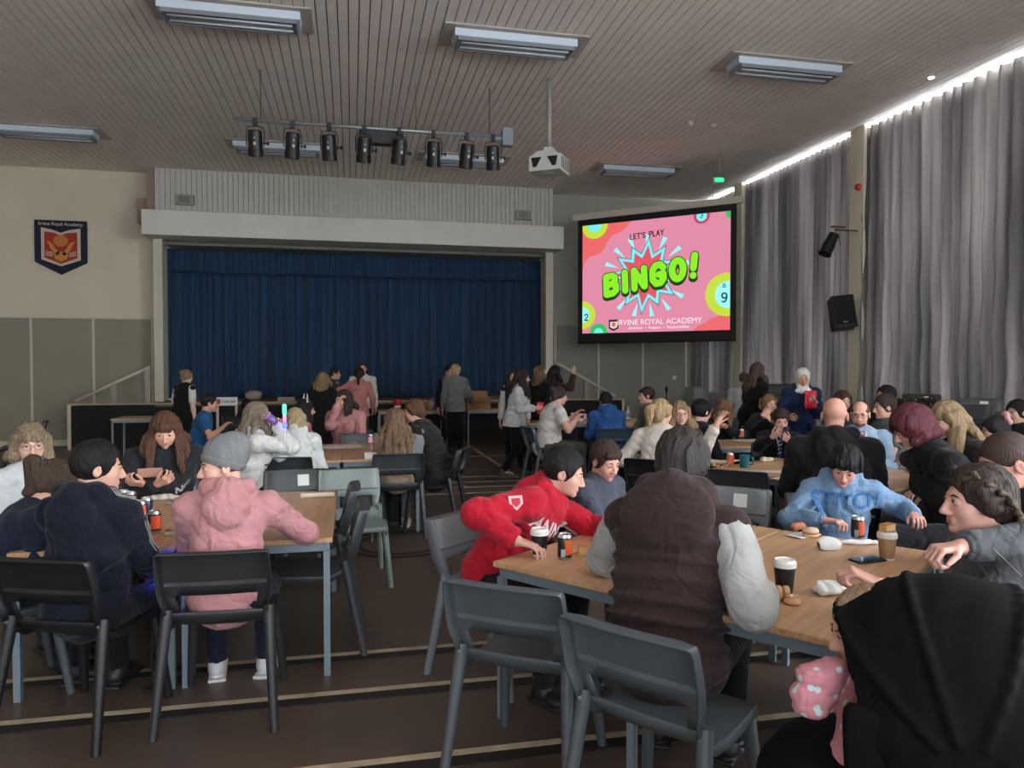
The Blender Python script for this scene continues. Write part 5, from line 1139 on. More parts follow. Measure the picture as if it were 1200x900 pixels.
# hijab
v = Vol(J34['H'] - V(.22, .22, .26), J34['H'] + V(.22, .22, .2), .006); h_ = J34['hp']; q = J34['q']
v.ell(h_(0, -.018, .03), (.092 * q, .112 * q, .104 * q), J34['R'], 0); v.cone(h_(0, -.01, -.05), h_(0, .01, -.13), .078 * q, .080 * q, .03); v.ell(h_(0, .02, -.16), (.11, .09, .045), J34['R'], .03)
v.ell(h_(0, .130, -.014), (.070 * q, .095 * q, .092 * q), J34['R'], .006, 's'); v.wob(.004, 50, 3, (1, 1, 1.6))
link('hijab', v.mesh('hijab'), cloth((214, 212, 206)), J34['root'])['label'] = 'white hijab'
# braids
def braid(J, pts, r0, r1, n, nm='braid'):
    lo = np.array(pts).min(0) - .05; hi = np.array(pts).max(0) + .05; v = Vol(lo, hi, .0032); pts = [np.array(p) for p in pts]
    seg = [np.linalg.norm(pts[i + 1] - pts[i]) for i in range(len(pts) - 1)]; T = sum(seg)
    for i in range(n):
        t = T * i / (n - 1); k = 0
        while k < len(seg) - 1 and t > seg[k]: t -= seg[k]; k += 1
        d = nrm(pts[k + 1] - pts[k]); c = pts[k] + d * t; sd = nrm(np.cross(d, V(.3, 1, .2))); r = r0 + (r1 - r0) * i / (n - 1); g = (-1) ** i
        a = c + sd * g * r * .55; ax = nrm(d * 1.0 - sd * g * .8)
        v.cone(a - ax * r * .75, a + ax * r * .75, r * .62, r * .45, .001)
    v.wob(.0009, 260, 3)
    return link(nm, v.mesh(nm), hairmat((96, 78, 56)), J['root'])
h_ = JD['hp']
braid(JD, [h_(-.045, .045, .088), h_(-.074, .0, .072), h_(-.084, -.055, .03), h_(-.075, -.10, -.04), h_(-.085, -.07, -.10), h_(-.10, .0, -.20), h_(-.10, .03, -.34)], .015, .024, 26)
braid(JD, [h_(.045, .045, .088), h_(.074, .0, .072), h_(.084, -.055, .03), h_(.075, -.10, -.04), h_(.085, -.08, -.12), h_(.10, -.04, -.22), h_(.10, .0, -.34)], .015, .024, 26)
bvh = BVHTree.FromObject(JD['top'], bpy.context.evaluated_depsgraph_get()); N_, u_ = JD['N'], JD['fr'][4][2]; r_, f_ = JD['fr'][4][0], JD['fr'][4][1]
def seam(J, bvh, pts, nd, r=.002, rgb=(128, 128, 126), nm='seam_stitching', off=.0015):
    out = []
    for a, b in zip(pts[:-1], pts[1:]):
        for i in range(8):
            p_ = a + (b - a) * i / 8; h0 = bvh.ray_cast(Vector(p_ + nd * .3), Vector(-nd), .6)
            if h0[0] is not None: out.append(tuple(h0[0] + Vector(nd) * off))
    if len(out) > 3: MB().tube(out, r, 6).build(nm, mat('seam_%d_%d_%d' % rgb, rgb, .8), J['root'], smooth=True)
vd = nrm(JD['toloc']((0, 0, 1.45)) - N_)
S_ = JD['sh'][0]; s2 = JD['sh'][1]
for aa, bb_ in ((N_ + f_ * .05 + u_ * .03, N_ - u_ * .28 + f_ * .10), (N_ + u_ * .02 - r_ * .04, S_), (S_, S_ - u_ * .25 + r_ * .04), (N_ - u_ * .10 - r_ * .06 + f_ * .06, N_ - u_ * .10 - r_ * .15 + f_ * .04), (N_ - u_ * .10 - r_ * .06 + f_ * .06, N_ - u_ * .24 - r_ * .06 + f_ * .06), (N_ - u_ * .10 - r_ * .15 + f_ * .04, N_ - u_ * .24 - r_ * .14 + f_ * .04), (N_ - u_ * .01 - r_ * .03 + f_ * .06, N_ - u_ * .09 - r_ * .11 + f_ * .05)):
    seam(JD, bvh, [aa, bb_], vd)
# lettering on the sweatshirts
def chest(J, off, upo):
    r, f, u = J['fr'][3]; return J['spine'][3] + f * off + u * upo, -r, u
c_, x_, u_ = chest(JR, .14, .055); project_text(JR, 'ANNICK', .10, c_ - x_ * .0, x_, u_, (212, 196, 196), 'lettering', 'pale lettering across the chest')
c_, x_, u_ = chest(JH, .14, .06); project_text(JH, 'STITCH', .115, c_, x_, u_, (62, 108, 160), 'lettering', 'blue lettering across the chest')
# tracksuit stripes on the navy top: three thin pale lines down each sleeve
for i, (S, E_, T) in enumerate(JB['arms']):
    bvh = BVHTree.FromObject(JB['top'], bpy.context.evaluated_depsgraph_get()); sg = (-1, 1)[i]
    for k in (-1, 0, 1):
        pts = []
        for t in [j / 16 for j in range(17)]:
            c = JB['N'] * (1 - t * 3) + S * t * 3 if t < 1 / 3 else (S + (E_ - S) * (t - 1 / 3) * 3 if t < 2 / 3 else E_ + (T - E_) * (t - 2 / 3) * 3)
            o_ = V(sg * .4 + 0, k * .13 + .12, .75 if t < .4 else .12); hit = bvh.ray_cast(Vector(c + nrm(o_) * .3), Vector(-nrm(o_)), .4)
            if hit[0] is not None: pts.append(tuple(hit[0] + Vector(nrm(o_)) * .001))
        if len(pts) > 3: extra(JB, 'stripe', MB().tube(pts, .0028, 6), mat('stripe_pale', (150, 146, 140), .8))
# tie, lanyard, shirt fronts, prints
def flat(polys):
    m = MB()
    for p_ in polys: m.add([(x, y, 0) for x, y in p_], [tuple(range(len(p_)))])
    return m
c_, x_, u_ = chest(J35, .13, .03)
project_mesh(J35, flat([[(-.045, .09), (0, -.10), (.045, .09)]]), c_, x_, u_, (206, 206, 208), 'shirt_front', 'white shirt front')
project_mesh(J35, flat([[(-.012, .06), (-.022, -.12), (0, -.15), (.022, -.12), (.012, .06)]]), c_, x_, u_, (52, 62, 120), 'tie', 'blue striped tie', standoff=.006)
project_mesh(J35, flat([[(-.02, -.10 + k * .04), (-.02, -.088 + k * .04), (.02, -.068 + k * .04), (.02, -.08 + k * .04)] for k in range(4)]), c_, x_, u_, (190, 190, 204), 'tie_stripe', 'pale stripes of the tie', standoff=.009, cuts=1)
c_, x_, u_ = chest(JM, .13, .03); project_mesh(JM, flat([[(-.05, .11), (0, -.05), (.05, .11)]]), c_, x_, u_, (206, 196, 190), 'shirt_front', 'pale shirt front')
c_, x_, u_ = chest(J37, .13, .02); project_mesh(J37, flat([[(-.035, .12), (0, -.14), (.035, .12)]]), c_, x_, u_, (150, 60, 66), 'undershirt', 'red t-shirt showing at the open collar')
for k in range(-3, 4): 
    if k: project_mesh(J37, flat([[(k * .045 - .004, -.2), (k * .045 + .004, -.2), (k * .045 + .004, .12), (k * .045 - .004, .12)]]), c_, x_, u_, (196, 206, 218), 'shirt_stripe', 'pale stripe', cuts=6)
c_, x_, u_ = chest(JT, .14, -.02); project_mesh(JT, flat([[(-.05, .10), (-.042, .10), (.006, -.14), (-.006, -.14)], [(.05, .10), (.042, .10), (-.006, -.14), (.006, -.14)], [(-.03, -.20), (.03, -.20), (.03, -.14), (-.03, -.14)]]), c_, x_, u_, (40, 40, 60), 'lanyard', 'dark lanyard', cuts=6)
rr_, ff_, u6 = J6['fr'][2]; rg_ = random.Random(4)
for k in range(16):
    a_ = rad(rg_.uniform(20, 150)); nd_ = rr_ * math.cos(a_) + ff_ * math.sin(a_); xd_ = np.cross(u6, nd_); w_ = rg_.uniform(.016, .03); cc_ = J6['spine'][2] + u6 * rg_.uniform(-.12, .22)
    project_mesh(J6, flat([[(-w_, -.006), (w_, -.008), (w_ * .8, .008), (-w_ * .6, .006)]]), cc_, xd_, u6, (60, 58, 60), 'printed_mark', 'dark printed dash', cuts=1)
c_, x_, u_ = chest(J4, .13, -.06); project_text(J4, 'NC', .07, c_ + x_ * .10, x_, u_, (190, 190, 186), 'lettering', 'small pale print on the black hoodie')
# small printed badge on the red shoulder
S, E_, T = JR['arms'][1]; bvh = BVHTree.FromObject(JR['top'], bpy.context.evaluated_depsgraph_get()); cc = S + (E_ - S) * .25
od = nrm(V(*(JR['toloc']((0, 0, 1.3)) - cc))); od = nrm(od + V(0, 0, .45)); hit = bvh.ray_cast(Vector(cc + od * .3), Vector(-od), .5)
if hit[0] is not None:
    nn = hit[1]; M_ = nn.to_track_quat('Z', 'Y').to_matrix().to_4x4(); M_.translation = hit[0] + nn * .004
    MB().prism([(-.035, .03), (-.035, -.01), (0, -.04), (.035, -.01), (.035, .03)], .002, M_).build('shoulder_badge', mat('badge_pale', (206, 170, 170), .8), JR['root'])
    MB().prism([(-.022, .018), (-.022, -.008), (0, -.026), (.022, -.008), (.022, .018)], .0035, M_).build('shoulder_badge', mat('badge_red', (176, 40, 56), .8), JR['root'])

# ------------------------------------------------------------------ chairs
CC = ['charcoal', 'slate', 'navy', 'charcoal', 'black', 'grey']
for i, (x, y, f, lab, seat) in enumerate(SEATS):
    core = lab.split(',')[0].split(); core = ' '.join(core[:12])
    col, l = seat if seat else (CC[i % 6], 'plastic chair under the ' + core)
    a = rad(f); chair(x + math.sin(a) * .045, y + math.cos(a) * .045, f, l, col)
def seat_at(v, label, col, **kw): return chair(v[0], v[1], v[2], label, col, **kw)
seat_at((0.707, 2.85, 34.778), 'empty charcoal chair at the front, left of the woman in the brown gilet', 'slate')
seat_at((1.05, 2.274, 52.352), 'slate-grey chair at the front under the woman in the brown gilet', 'slate')
seat_at((0.014, 5.553, 171.87), 'empty grey-green chair facing us at the far right corner of the near left table', 'grey-green')
chair(-.30, 5.02, 270, 'dark chair tucked under the right side of the near left table, farther one', 'charcoal')
chair(-.25, 4.36, 270, 'dark chair tucked under the right side of the near left table, nearer one', 'charcoal')
seat_at((-0.373, 5.544, 170.272), 'dark chair with a paper sticker facing us behind the man in pink', 'charcoal', tag_label='front')
seat_at((0.115, 8.62, 177.138), 'blue-grey chair facing us at the far side of the second left table', 'slate')
seat_at((3.094, 5.359, 42.274), 'empty dark chair with its back to us at the teal mug table', 'charcoal')
seat_at((2.245, 4.153, -138.504), 'grey chair with a white sticker facing us behind the brown gilet', 'grey', tag_label='front')
seat_at((3.081, 10.057, 48.18), 'navy chair with its back to us at the far middle table', 'navy')
chair(-4.7, 11.9, 250, 'black chair standing alone by the taupe wall at far left', 'black')
def stack(x, y, f, n, col, where, sticker=False, z0=0):
    ordn = ['lowest', 'second from the floor', 'third from the floor', 'fourth from the floor', 'fifth from the floor', 'sixth from the floor', 'seventh from the floor', 'eighth from the floor']
    for k in range(n):
        w = 'topmost' if k == n - 1 else ordn[k]
        chair(x - math.sin(rad(f)) * .0 * k, y, f, '%s chair %s, %s' % (col, where, w), col, z=z0 + k * .085, tag_label='front' if (sticker and k == n - 1) else False, group='stacked chairs by the curtains')
stack(7.35, 8.35, 225, 6, 'black', 'in the stack under the dark coats', True)
stack(6.95, 7.0, 225, 6, 'charcoal', 'in the stickered stack at the right', True)
stack(5.75, 6.1, 250, 6, 'charcoal', 'in the stack right of the blond hair')
stack(6.9, 10.85, 200, 7, 'black', 'in the stack behind the hijab')
stack(7.4, 6.35, 250, 6, 'navy', 'in the stack at the right edge')

# ------------------------------------------------------------------ things on the tables
T_ = .7205
def on(p): return p[0], p[1]
cup(*on((0.85, 3.3, 0.72)), 'black paper cup with a white lid beside the boy in red', z=T_)
cup(*on((1.63, 2.53, 0.72)), 'black paper cup with a pale lid at the near edge, by the biscuits', z=T_, h=.125)
cup(*on((2.39, 2.9, 0.72)), 'brown kraft paper cup with a folded pastry resting on its lid', z=T_, m=m_kraft)
def wedge(nm, label, x, y, z, s, col, rot, cat, group=None, top=None):
    t = thing(nm, label, cat, (x, y, z), rad(rot), group)
    MB().box((0, 0, s[2] / 2), s).build('crumb', mat('crumb_%d' % col[0], col, .9, nscale=30, namp=.12, bump=.4, bscale=80), t, bevel=.006)
    MB().box((0, 0, s[2] + .001), (s[0] * .98, s[1] * .98, .004)).box((0, 0, .002), (s[0] * 1.01, s[1] * 1.01, .004)).build('crust', mat('crust', (176, 122, 70), .8, nscale=20, namp=.2), t, bevel=.0015)
    return t
_p = (2.39, 2.9, 0.72); wedge('pastry_slice', 'folded pastry standing on the lid of the kraft cup', _p[0], _p[1], T_ + .130, (.075, .04, .03), (206, 164, 112), 20, 'pastry')
_p = (1.08, 3.27, 0.72); wedge('sandwich', 'pale square sandwich on the table right of the black can', _p[0], _p[1], T_, (.095, .055, .042), (206, 176, 142), -20, 'sandwich')
can(*on((0.95, 3.22, 0.72)), 'black and orange drink can in front of the boy in red', z=T_, rz=40)
can(*on((2.53, 3.28, 0.72)), 'dark can with an orange picture beside the light blue hoodie', z=T_, rz=20, patch=(190, 84, 50))
orange = dict(body=(34, 40, 74), patch=(244, 92, 54))
can(*on((-1.03, 4.2, 0.72)), 'orange and navy can nearest the front edge of the left table', z=T_, rz=35, **orange)
can(*on((-1.18, 4.52, 0.72)), 'orange and navy can in the middle of the row beside the navy hood', z=T_, rz=25, **orange)
can(*on((-1.18, 4.64, 0.72)), 'orange can with its dark side turned, just behind the front two', z=T_, rz=150, **orange)
can(*on((-1.33, 4.88, 0.72)), 'tall dark can with an orange picture at the boy\'s shoulder', z=T_, rz=30)
can(*on((-1.39, 4.95, 0.72)), 'dark can beside the other dark can, nearly hidden by the boy', z=T_, rz=150)
can(*on((0.2, 8.45, 0.72)), 'purple and pink can on the second left table, left of two', z=T_, body=(150, 60, 84), patch=(220, 170, 190))
can(*on((0.26, 8.17, 0.72)), 'purple patterned can touching the hair of the wavy-haired woman', z=T_, body=(94, 66, 110), patch=(210, 190, 214))
can(*on((3.28, 5.94, 0.72)), 'orange can on the table beside the teal mug', z=T_, body=(196, 84, 54), patch=(226, 110, 70))
can(*on((4.67, 8.19, 0.72)), 'small dark orange can on the table behind the boy with the phone', z=T_, body=(60, 60, 80), patch=(206, 92, 60))
can(*on((3.72, 11.47, 0.72)), 'pink can on the far middle table by the blue hoodie', z=T_, body=(170, 90, 110), patch=(220, 170, 180))
# mug
x_, y_ = on((3.35, 5.82, 0.72)); t = thing('teal_mug', 'teal insulated mug standing on the right middle table', 'mug', (x_, y_, T_), rad(-30))
MB().lathe([(.036, 0), (.040, .006), (.044, .10), (.044, .112), (.040, .112), (.038, .02), (0, .018)], n=32).build('mug_body', mat('teal', (26, 96, 112), .4), t, angle=40)
MB().tube([(.043, 0, .09), (.07, 0, .085), (.075, 0, .055), (.066, 0, .03), (.042, 0, .025)], .006, 8).build('handle', mat('teal', (26, 96, 112)), t, smooth=True)
# biscuits and rolls
m_bis = mat('biscuit', (196, 150, 108), .85, nscale=40, namp=.15, bump=.4, bscale=90)
x0_, y0_ = on((1.56, 2.48, 0.72))
for i in range(4):
    o = MB().lathe([(.020, -.012), (.027, -.009), (.028, 0), (.027, .009), (.020, .012)], n=24).build('biscuit', m_bis, smooth=True, loc=(x0_ - .045 + i * .026, y0_ + .012 - i * .010, T_ + .028), rot=(0, rad(90), rad(-20)))
    tag(o, 'round biscuit standing on edge in the row by the white sleeve, %s' % ('next to the sleeve', 'second from the sleeve', 'third from the sleeve', 'outermost of the row')[i], 'biscuit', 'row of round biscuits')
x_, y_ = on((1.59, 2.42, 0.72)); tag(MB().lathe([(.020, 0), (.029, .004), (.030, .010), (.027, .017), (0, .019)], n=24).build('biscuit', m_bis, smooth=True, loc=(x_, y_, T_)), 'round biscuit lying flat beside the black cup', 'biscuit')
x_, y_ = on((2.32, 3.37, 0.72)); t = thing('burger_bun', 'small filled bun on a white napkin by the light blue hoodie', 'bun', (x_, y_, T_ + .002))
MB().lathe([(.030, 0), (.040, .004), (.042, .012), (.038, .016), (0, .016)], n=24).build('bun_base', mat('bun_pale', (214, 186, 152), .8), t, smooth=True); MB().lathe([(.04, .016), (.043, .019), (.040, .024)], n=24).build('filling', mat('filling', (190, 96, 64), .6), t, smooth=True); MB().lathe([(.041, .024), (.042, .030), (.034, .042), (0, .048)], n=24).build('bun_top', mat('bun_pale', (0, 0, 0)), t, smooth=True)
x_, y_ = on((2.34, 3.51, 0.72)); t = thing('sausage_roll', 'brown sausage roll on the napkin behind the bun', 'pastry', (x_, y_, T_ + .002), rad(15))
MB().tube([(-.045, 0, .018), (-.03, 0, .021), (.03, 0, .021), (.045, 0, .018)], [.014, .020, .020, .014], 14).build('pastry_case', mat('pastry_brown', (176, 106, 72), .7, nscale=40, namp=.2), t, smooth=True); MB().lathe([(.011, 0), (0, .001)], n=14).build('meat', mat('meat', (150, 84, 74), .7), t, loc=(-.045, 0, .018), rot=(0, rad(-90), 0))
sheet('napkin', 'flat white napkin under the bun and sausage roll', 'napkin', *(2.29, 3.39, 0.72), .17, .10, 20, m_paper, seed=3)
blob('napkin', 'crumpled white napkin in the middle of the right table', 'napkin', *(2.25, 3.12, 0.72), (.055, .045, .026), m_paper, 4, .012, 50)
blob('napkin', 'rolled white napkin lying towards the kraft cup', 'napkin', *(2.45, 3.17, 0.72), (.10, .022, .012), m_paper, 6, .005, 60, rot=-12)
blob('napkin', 'pleated white paper under the hand near the black coat', 'napkin', *(1.81, 2.51, 0.72), (.07, .05, .022), m_paper, 8, .010, 70, rot=25)
sheet('paper_sheet', 'corner of white paper on the table seam beside the white sleeve', 'paper', *(1.83, 3.25, 0.72), .10, .16, 30, m_paper, seed=5)
x_, y_ = on((2.3, 2.92, 0.72)); t = thing('mobile_phone', 'black mobile phone lying face up next to the kraft cup', 'phone', (x_ - .02, y_ - .03, T_), rad(8)); MB().box((0, 0, .0045), (.155, .075, .009)).build('case', m_black, t, bevel=.003); MB().box((0, 0, .0093), (.148, .068, .0008)).build('screen', mat('phone_glass', (20, 22, 28), .08), t)
blob('wrapped_roll', 'long filled roll in white paper on the left table behind the cans', 'food', *(-1.24, 5.21, 0.72), (.11, .035, .02), mat('wrap_paper', (206, 198, 184), .8), 3, .006, 60, rot=15)
blob('plastic_bag', 'crumpled clear plastic bag beside the wrapped roll on the left table', 'bag', *(-1.08, 5.06, 0.72), (.09, .045, .014), mat('plastic_film', (196, 196, 196), .2, trans=.5), 9, .010, 60)
wedge('sandwich', 'small white sandwich on the front edge of the left table', *(-0.92, 4.13, 0.72), (.085, .06, .022), (216, 204, 184), 5, 'sandwich')
blob('half_scone', 'round pinkish cake on top of the small white sandwich', 'cake', *(-0.91, 4.11, 0.74), (.022, .022, .014), mat('cake_pink', (206, 166, 150), .8), 5, .003, 80)
sheet('napkin', 'pale blue-white napkin folded up beside the pink sleeve', 'napkin', *(-0.85, 4.16, 0.72), .11, .09, 40, mat('napkin_blue', (196, 216, 218), .8), lift=.03, seed=9)
x_, y_ = on((-1.53, 5.31, 0.72)); t = thing('tablet', 'glowing pale blue tablet lying behind the boy in navy', 'tablet', (x_, y_, T_), rad(10)); MB().box((0, 0, .004), (.24, .17, .008)).build('case', m_black, t, bevel=.003); MB().box((0, 0, .0085), (.225, .155, .001)).build('screen', mat('tablet_screen', (120, 180, 220), .2, emit=.8), t)
t = thing('rolled_paper', 'white rolled paper tube on the near left table right of the pink sleeve', 'paper', (*on((-0.23, 5.09, 0.72)), T_ + .017), rad(4)); MB().tube([(-.11, 0, 0), (.11, 0, 0)], .017, 16, cap=False).build('roll', mat('paper_cream', (216, 204, 186), .8), t, smooth=True); MB().tube([(-.11, 0, 0), (.11, 0, 0)], .011, 12, cap=False).build('inner_turn', mat('paper_cream', (0, 0, 0)), t, smooth=True)
sheet('paper_sheet', 'white paper on the second left table before the white hoodie', 'paper', *(-0.14, 8.25, 0.72), .5, .3, 10, m_paper, lift=.003, seed=1)
simple('white_box', 'small flat white box on the second left table by the long hair', 'box', MB().box((0, 0, .03), (.15, .09, .06)), m_paper, (0.19, 7.18, 0.72), parts=(('lid_edge', MB().box((0, 0, .052), (.155, .095, .018)), mat('box_edge', (200, 200, 198), .7)),))
sheet('paper_sheet', 'long white bingo sheet at the teal mug', 'paper', *(3.35, 5.55, 0.72), .36, .14, -20, m_paper, lift=.003, seed=2)
sheet('paper_sheet', 'white sheet at the right corner of the teal mug table', 'paper', *(3.33, 5.17, 0.72), .21, .15, 30, m_paper, lift=.003, seed=7)
blob('napkin', 'crumpled cream napkin on the far side of the teal mug table', 'napkin', *(3.76, 6.14, 0.72), (.07, .04, .022), mat('napkin_cream', (206, 192, 168), .8), 14, .008, 60)
sheet('food_wrapper', 'open pale food wrapper behind the orange can', 'paper', *(3.32, 6.17, 0.72), .36, .22, 10, mat('wrapper', (200, 190, 170), .7), lift=.02, seed=12)
for i, (u, v_) in enumerate(((838, 546), (844, 548), (849, 546))):
    pass
FRIES = [(3.11, 5.92, 0.72), (3.09, 5.81, 0.72), (3.1, 5.76, 0.72), (3.18, 5.85, 0.72), (3.19, 5.96, 0.72)]
for i, p_ in enumerate(FRIES): wedge('bread_piece', 'broken bread piece on the wrapper left of the orange can', p_[0], p_[1], T_ + .012, (.035, .022, .016), (206, 150, 96), 40 * i, 'bread', 'bread pieces by the orange can')
sheet('paper_sheet', 'pale papers on the table behind the boy with the phone', 'paper', *(4.59, 7.88, 0.72), .4, .3, 5, mat('wrapper', (200, 190, 170)), lift=.006, seed=13)
# far middle table
cup(*on((3.54, 11.51, 0.72)), 'brown paper cup on the far middle table by the white t-shirt', z=T_, m=m_kraft, lid=True)
blob('napkin', 'crumpled napkin on the far middle table', 'napkin', *(3.59, 11.3, 0.72), (.05, .04, .03), m_paper, 24, .008, 60, res=.006)
t = thing('water_bottle', 'clear plastic water bottle on the table right of the blue hoodie', 'bottle', (*on((4.34, 11.14, 0.72)), T_)); MB().lathe([(.032, 0), (.036, .01), (.036, .06), (.033, .075), (.036, .09), (.036, .15), (.015, .20), (.014, .215)], n=24).build('bottle_body', mat('clear_plastic', (226, 234, 238), .08, trans=.8), t, smooth=True); MB().lathe([(.016, .212), (.016, .232), (0, .234)], n=16).build('cap', m_paper, t)
# stage front things
def carrier(nm, label, x, y, z, s, m, rot=0):
    t = thing(nm, label, 'bag', (x, y, z), rad(rot)); v = Vol((-s[0], -s[1], 0), (s[0], s[1], s[2] * 1.2), .008); v.box((0, 0, s[2] / 2), (s[0] / 2, s[1] / 2, s[2] / 2), None, .02); v.wob(.012, 30, 5); link('bag_body', v.mesh('bag_body'), m, t)
    MB().tube([(-.05, 0, s[2] * .95), (-.04, 0, s[2] * 1.15), (.04, 0, s[2] * 1.15), (.05, 0, s[2] * .95)], .008, 8).build('handle', m, t, smooth=True)
_p = (1.67, 15.11, 0.72); carrier('carrier_bag', 'purple patterned carrier bag on the stage-front table', _p[0], 15.0, .7205, (.26, .14, .26), mat('purple_bag', (84, 60, 120), .5, nscale=14, namp=.6))
simple('red_cup', 'red paper cup on the stage-front table left of the purple bag', 'cup', MB().lathe([(.06, 0), (.08, .22), (.078, .22), (.06, .01), (0, .01)], n=24), mat('red_paper', (190, 30, 40), .5), ((0.9, 15.35, 0.89)[0], 15.0, .7205), angle=40, parts=(('white_band', MB().lathe([(.066, .06), (.072, .10)], n=24), m_paper),))
_x = (2.55, 14.68, 0.91)[0]; t = thing('cardboard_box', 'open brown cardboard box on the stage-front table right of the tweed jacket', 'box', (_x, 15.08, .7205)); b = MB(); m_card = mat('cardboard', (150, 112, 78), .85, nscale=6, namp=.08)
b.box((0, -.16, .12), (.50, .006, .24)).box((0, .16, .12), (.50, .006, .24)).box((-.247, 0, .12), (.006, .32, .24)).box((.247, 0, .12), (.006, .32, .24)).box((0, 0, .004), (.49, .31, .008)); b.build('carton', m_card, t)
MB().box((0, .20, .30), (.5, .006, .16), Matrix.Rotation(rad(-25), 3, 'X')).build('flap', m_card, t); MB().box((0, -.22, .215), (.5, .006, .14), Matrix.Rotation(rad(-60), 3, 'X')).build('flap', m_card, t); MB().box((.30, 0, .25), (.12, .31, .006), Matrix.Rotation(rad(-25), 3, 'Y')).build('flap', m_card, t)
t = thing('display_easel', 'cream upright stand leaning on the stage front left of the tweed jacket', 'stand', ((1.86, 15.34, 0.88)[0], 15.5, 0)); MB().box((0, 0, .64), (.05, .04, 1.28)).build('post', m_trim, t); MB().box((.25, .0, 1.26), (.5, .04, .03)).build('rail', m_trim, t); MB().box((0, 0, .015), (.3, .06, .03)).build('foot', m_trim, t)
t = thing('stall_sign', 'low white stall sign with a red square, left of the stage front', 'sign', (*on((-2.2, 13.98, 0.92)), 0), 0); MB().box((0, 0, .98), (.36, .02, .15)).build('sign_board', m_paper, t); MB().box((-.14, -.012, .98), (.06, .004, .09)).build('red_square', mat('sign_red', (176, 60, 44), .7), t); MB().box((-.16, 0, .45), (.04, .04, .9)).box((.16, 0, .45), (.04, .04, .9)).build('legs', m_trim, t); link('lettering', text_mesh('Craft Stall', .055, .001, .001), m_black, t, (.03, -.013, .98), (rad(90), 0, 0))
blob('paper_bag', 'crumpled beige paper bag standing on the stage edge', 'bag', *(-2.09, 16.72, 0.97)[:2], .89, (.17, .12, .10), mat('paper_beige', (176, 160, 140), .85), 30, .03, 22, res=.01)
simple('paper_stack', 'low stack of papers on the stage edge, left of the blonde in black', 'paper', MB().box((0, 0, .04), (.34, .22, .08)), mat('papers', (170, 160, 146), .8), ((-1.32, 16.45, 0.94)[0], 15.75, .89), parts=(('top_sheet', MB().box((.01, 0, .083), (.32, .22, .004), Matrix.Rotation(rad(6), 3, 'Z')), m_paper),))
# held things
def held(J, i, off=.07, pn=.03):
    W, d, p_, ac, hz = J['hand%d' % i]; c = W + d * off + p_ * pn; x = J['ct'] * c[0] - J['sn'] * c[1] + J['rx']; y = J['sn'] * c[0] + J['ct'] * c[1] + J['ry']; return x, y, c[2]
def packet(label, c, rot, s=(.11, .03, .15)):
    t = thing('crisp_packet', label, 'packet', c, rad(rot)); v = Vol((-s[0], -s[1] * 2, -s[2]), (s[0], s[1] * 2, s[2]), .005); v.box((0, 0, 0), (s[0] / 2, s[1] * .5, s[2] / 2), None, .012, 0); v.box((0, 0, 0), (s[0] / 2, .004, s[2] * .56), None, .003, .01); v.wob(.004, 70, 3); link('packet_body', v.mesh('packet_body'), mat('packet_red', (190, 24, 44), .35), t)
    MB().box((0, -s[1] * 1.05, .01), (s[0] * .5, .003, s[2] * .25)).build('white_print', mat('packet_print', (214, 150, 150), .5), t)
packet('bright red packet held by the girl in the pale grey sweatshirt', held(J20, 0, .08, .03), 20)
packet('bright red packet held against the navy sweatshirt of the woman in the hijab', held(J34, 0, .06, .05), 0, (.16, .03, .20))
x, y, z = held(J35, 0, .06, .03); t = thing('mobile_phone', 'dark phone held up by the boy in the striped tie', 'phone', (x, y - .02, z + .02), rad(10), rot=(rad(15), 0, rad(10))); MB().box((0, 0, 0), (.075, .009, .15)).build('case', mat('phone_purple', (48, 34, 66), .4), t, bevel=.003); MB().box((-.02, -.006, .05), (.022, .004, .03)).build('camera', m_black, t)
x, y, z = (-1.31, 5.24, 0.9); t = thing('mobile_phone', 'pale pink-cased phone with a pencil behind it, held by the auburn woman', 'phone', (x, y, z), rot=(rad(-50), 0, rad(12))); MB().box((0, 0, 0), (.15, .010, .078)).build('case', mat('phone_pink', (186, 134, 120), .5), t, bevel=.003); MB().box((0, .006, 0), (.14, .001, .07)).build('screen', mat('phone_glass', (20, 22, 28)), t)
x, y, z = (-0.55, 6.36, 1.18); t = thing('light_wand', 'glowing green, pink and blue light wand held before the white hoodies', 'toy', (x, y, z - .09))
for i, (c, z0, z1, r) in enumerate((((60, 255, 170), .11, .20, .016), ((255, 90, 160), .05, .108, .014), ((70, 90, 255), .0, .048, .020))): MB().lathe([(r * .6, z0), (r, z0 + .008), (r, z1 - .008), (r * .6, z1)], n=20).build('glowing_tube', mat('glow_%d' % i, c, .3, emit=2.2), t, smooth=True)
MB().tube([(0, 0, -.10), (0, 0, 0)], .010, 10).build('grip', m_paper, t)
x, y, z = (-0.66, 6.43, 1.16); t = thing('purple_cup', 'translucent purple cup raised by the woman in the patterned hoodie', 'cup', (x, y, z), rot=(0, rad(-50), rad(20))); MB().lathe([(.026, -.05), (.030, -.045), (.038, .05), (.036, .05), (.028, -.04), (0, -.04)], n=24).build('cup_body', mat('purple_plastic', (150, 110, 190), .2, trans=.3), t, smooth=True); MB().lathe([(.038, .046), (.040, .050), (.037, .054)], n=24).build('rim', mat('purple_rim', (190, 150, 210), .3), t, smooth=True)
v = Vol((-.16, -.16, -.16), (.16, .16, .16), .004); v.ell((0, 0, 0), (.075, .055, .075), None, 0); v.ell((.05, .0, .05), (.06, .05, .045), None, .04); v.ell((-.02, .0, -.05), (.05, .05, .04), None, .03); v.wob(.014, 30, 9); v.wob(.004, 90, 2)
tag(link('printed_cloth', v.mesh('printed_cloth'), mb_, loc=(1.1, 1.57, 0.82)), 'bunched pink and pale blue printed cloth poking out of the pushchair side', 'cloth').scale = (.72, .72, .72)
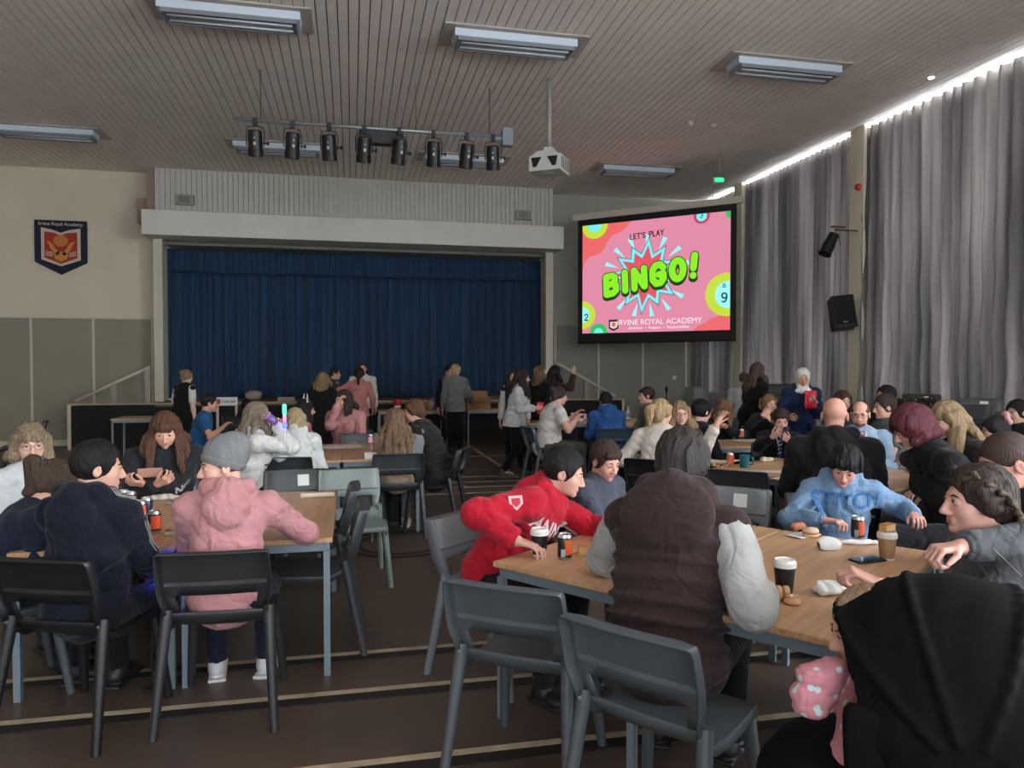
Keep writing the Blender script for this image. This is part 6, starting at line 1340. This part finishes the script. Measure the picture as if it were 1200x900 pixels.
t = thing('light_wand', 'small glowing blue toy light on the lap under the near left table edge', 'toy', (-.925, 3.80, .54), rot=(0, rad(12), rad(30)))
MB().lathe([(.010, 0), (.016, .01), (.016, .12), (.010, .13)], n=20).build('glowing_tube', mat('glow_blue', (60, 70, 255), .3, emit=9), t, smooth=True); MB().tube([(0, 0, -.08), (0, 0, 0)], .010, 10).build('grip', m_paper, t)
# coats on the stacked chairs, monitor and cabinet in the far corner
blob('bin_bag', 'shiny black coats heaped on the stack of chairs by the curtain', 'coat', 7.2, 8.2, 1.0, (.34, .30, .10), mat('shiny_black', (16, 16, 18), .22), 11, .035, 22, res=.012).name = 'heaped_coats'
t = thing('computer_monitor', 'dark monitor with a pale frame on a table by the far corner', 'monitor', (*(6.5, 12.08, 1.05)[:2], .74), rad(-12)); MB().box((0, 0, .27), (.50, .03, .30)).build('case', mat('monitor_frame', (110, 108, 106), .4), t, bevel=.005); MB().box((0, -.017, .27), (.47, .004, .27)).build('screen', mat('monitor_dark', (36, 26, 28), .25), t); MB().box((0, .02, .08), (.05, .03, .16)).box((0, .02, .008), (.22, .16, .016)).build('stand', m_black, t)
table((6.5, 12.08, 1.05)[0], (6.5, 12.08, 1.05)[1], 1.2, .6, -10, 'table carrying the dark monitor in the far right corner', group='tables along the stage front')
t = thing('grey_cabinet', 'narrow grey cabinet at the end of the grey wall beside the corner curtain', 'cabinet', (7.95, 16.1, 0)); MB().box((0, 0, .56), (.26, .4, 1.12)).build('cabinet_body', mat('cabinet_grey', (150, 156, 150), .5), t, bevel=.008); MB().box((0, -.205, .56), (.23, .012, 1.05)).build('door', mat('cabinet_door', (160, 166, 160), .5), t, bevel=.004)
t = thing('microphone_stand', 'thin black microphone stand before the grey panel wall', 'stand', (*(5.23, 11.64, 1.02)[:2], 0)); MB().tube([(0, 0, .02), (0, 0, 1.15)], .010, 8).build('pole', m_black, t); MB().lathe([(.14, 0), (.14, .015), (.02, .03)], n=24).build('base', m_black, t); MB().lathe([(.015, 1.15), (.024, 1.22), (.022, 1.26), (0, 1.275)], n=16).build('microphone', m_black, t)
# little bobbles and ties
# ------------------------------------------------------------------ camera and light
cam = bpy.data.cameras.new('camera'); co = bpy.data.objects.new('camera', cam); COL.objects.link(co)
co.location = (0, 0, 1.6); cam.sensor_width = 36; cam.lens = 36 * 860 / 1200; co.rotation_euler = (rad(90) - math.atan(20 / 860), 0, -rad(12.3)); cam.clip_end = 100; SC.camera = co
w = bpy.data.worlds.new('world'); SC.world = w; w.use_nodes = True; w.node_tree.nodes['Background'].inputs[0].default_value = (*lin((190, 204, 220)), 1); w.node_tree.nodes['Background'].inputs[1].default_value = .3
SC.view_settings.view_transform = 'Standard'; SC.view_settings.look = 'None'; SC.view_settings.gamma = 1; SC.view_settings.use_curve_mapping = False; SC.view_settings.exposure = EXPOSURE
SC.cycles.use_denoising = True
SC.cycles.max_bounces = 8; SC.cycles.diffuse_bounces = 5; SC.cycles.sample_clamp_indirect = 5
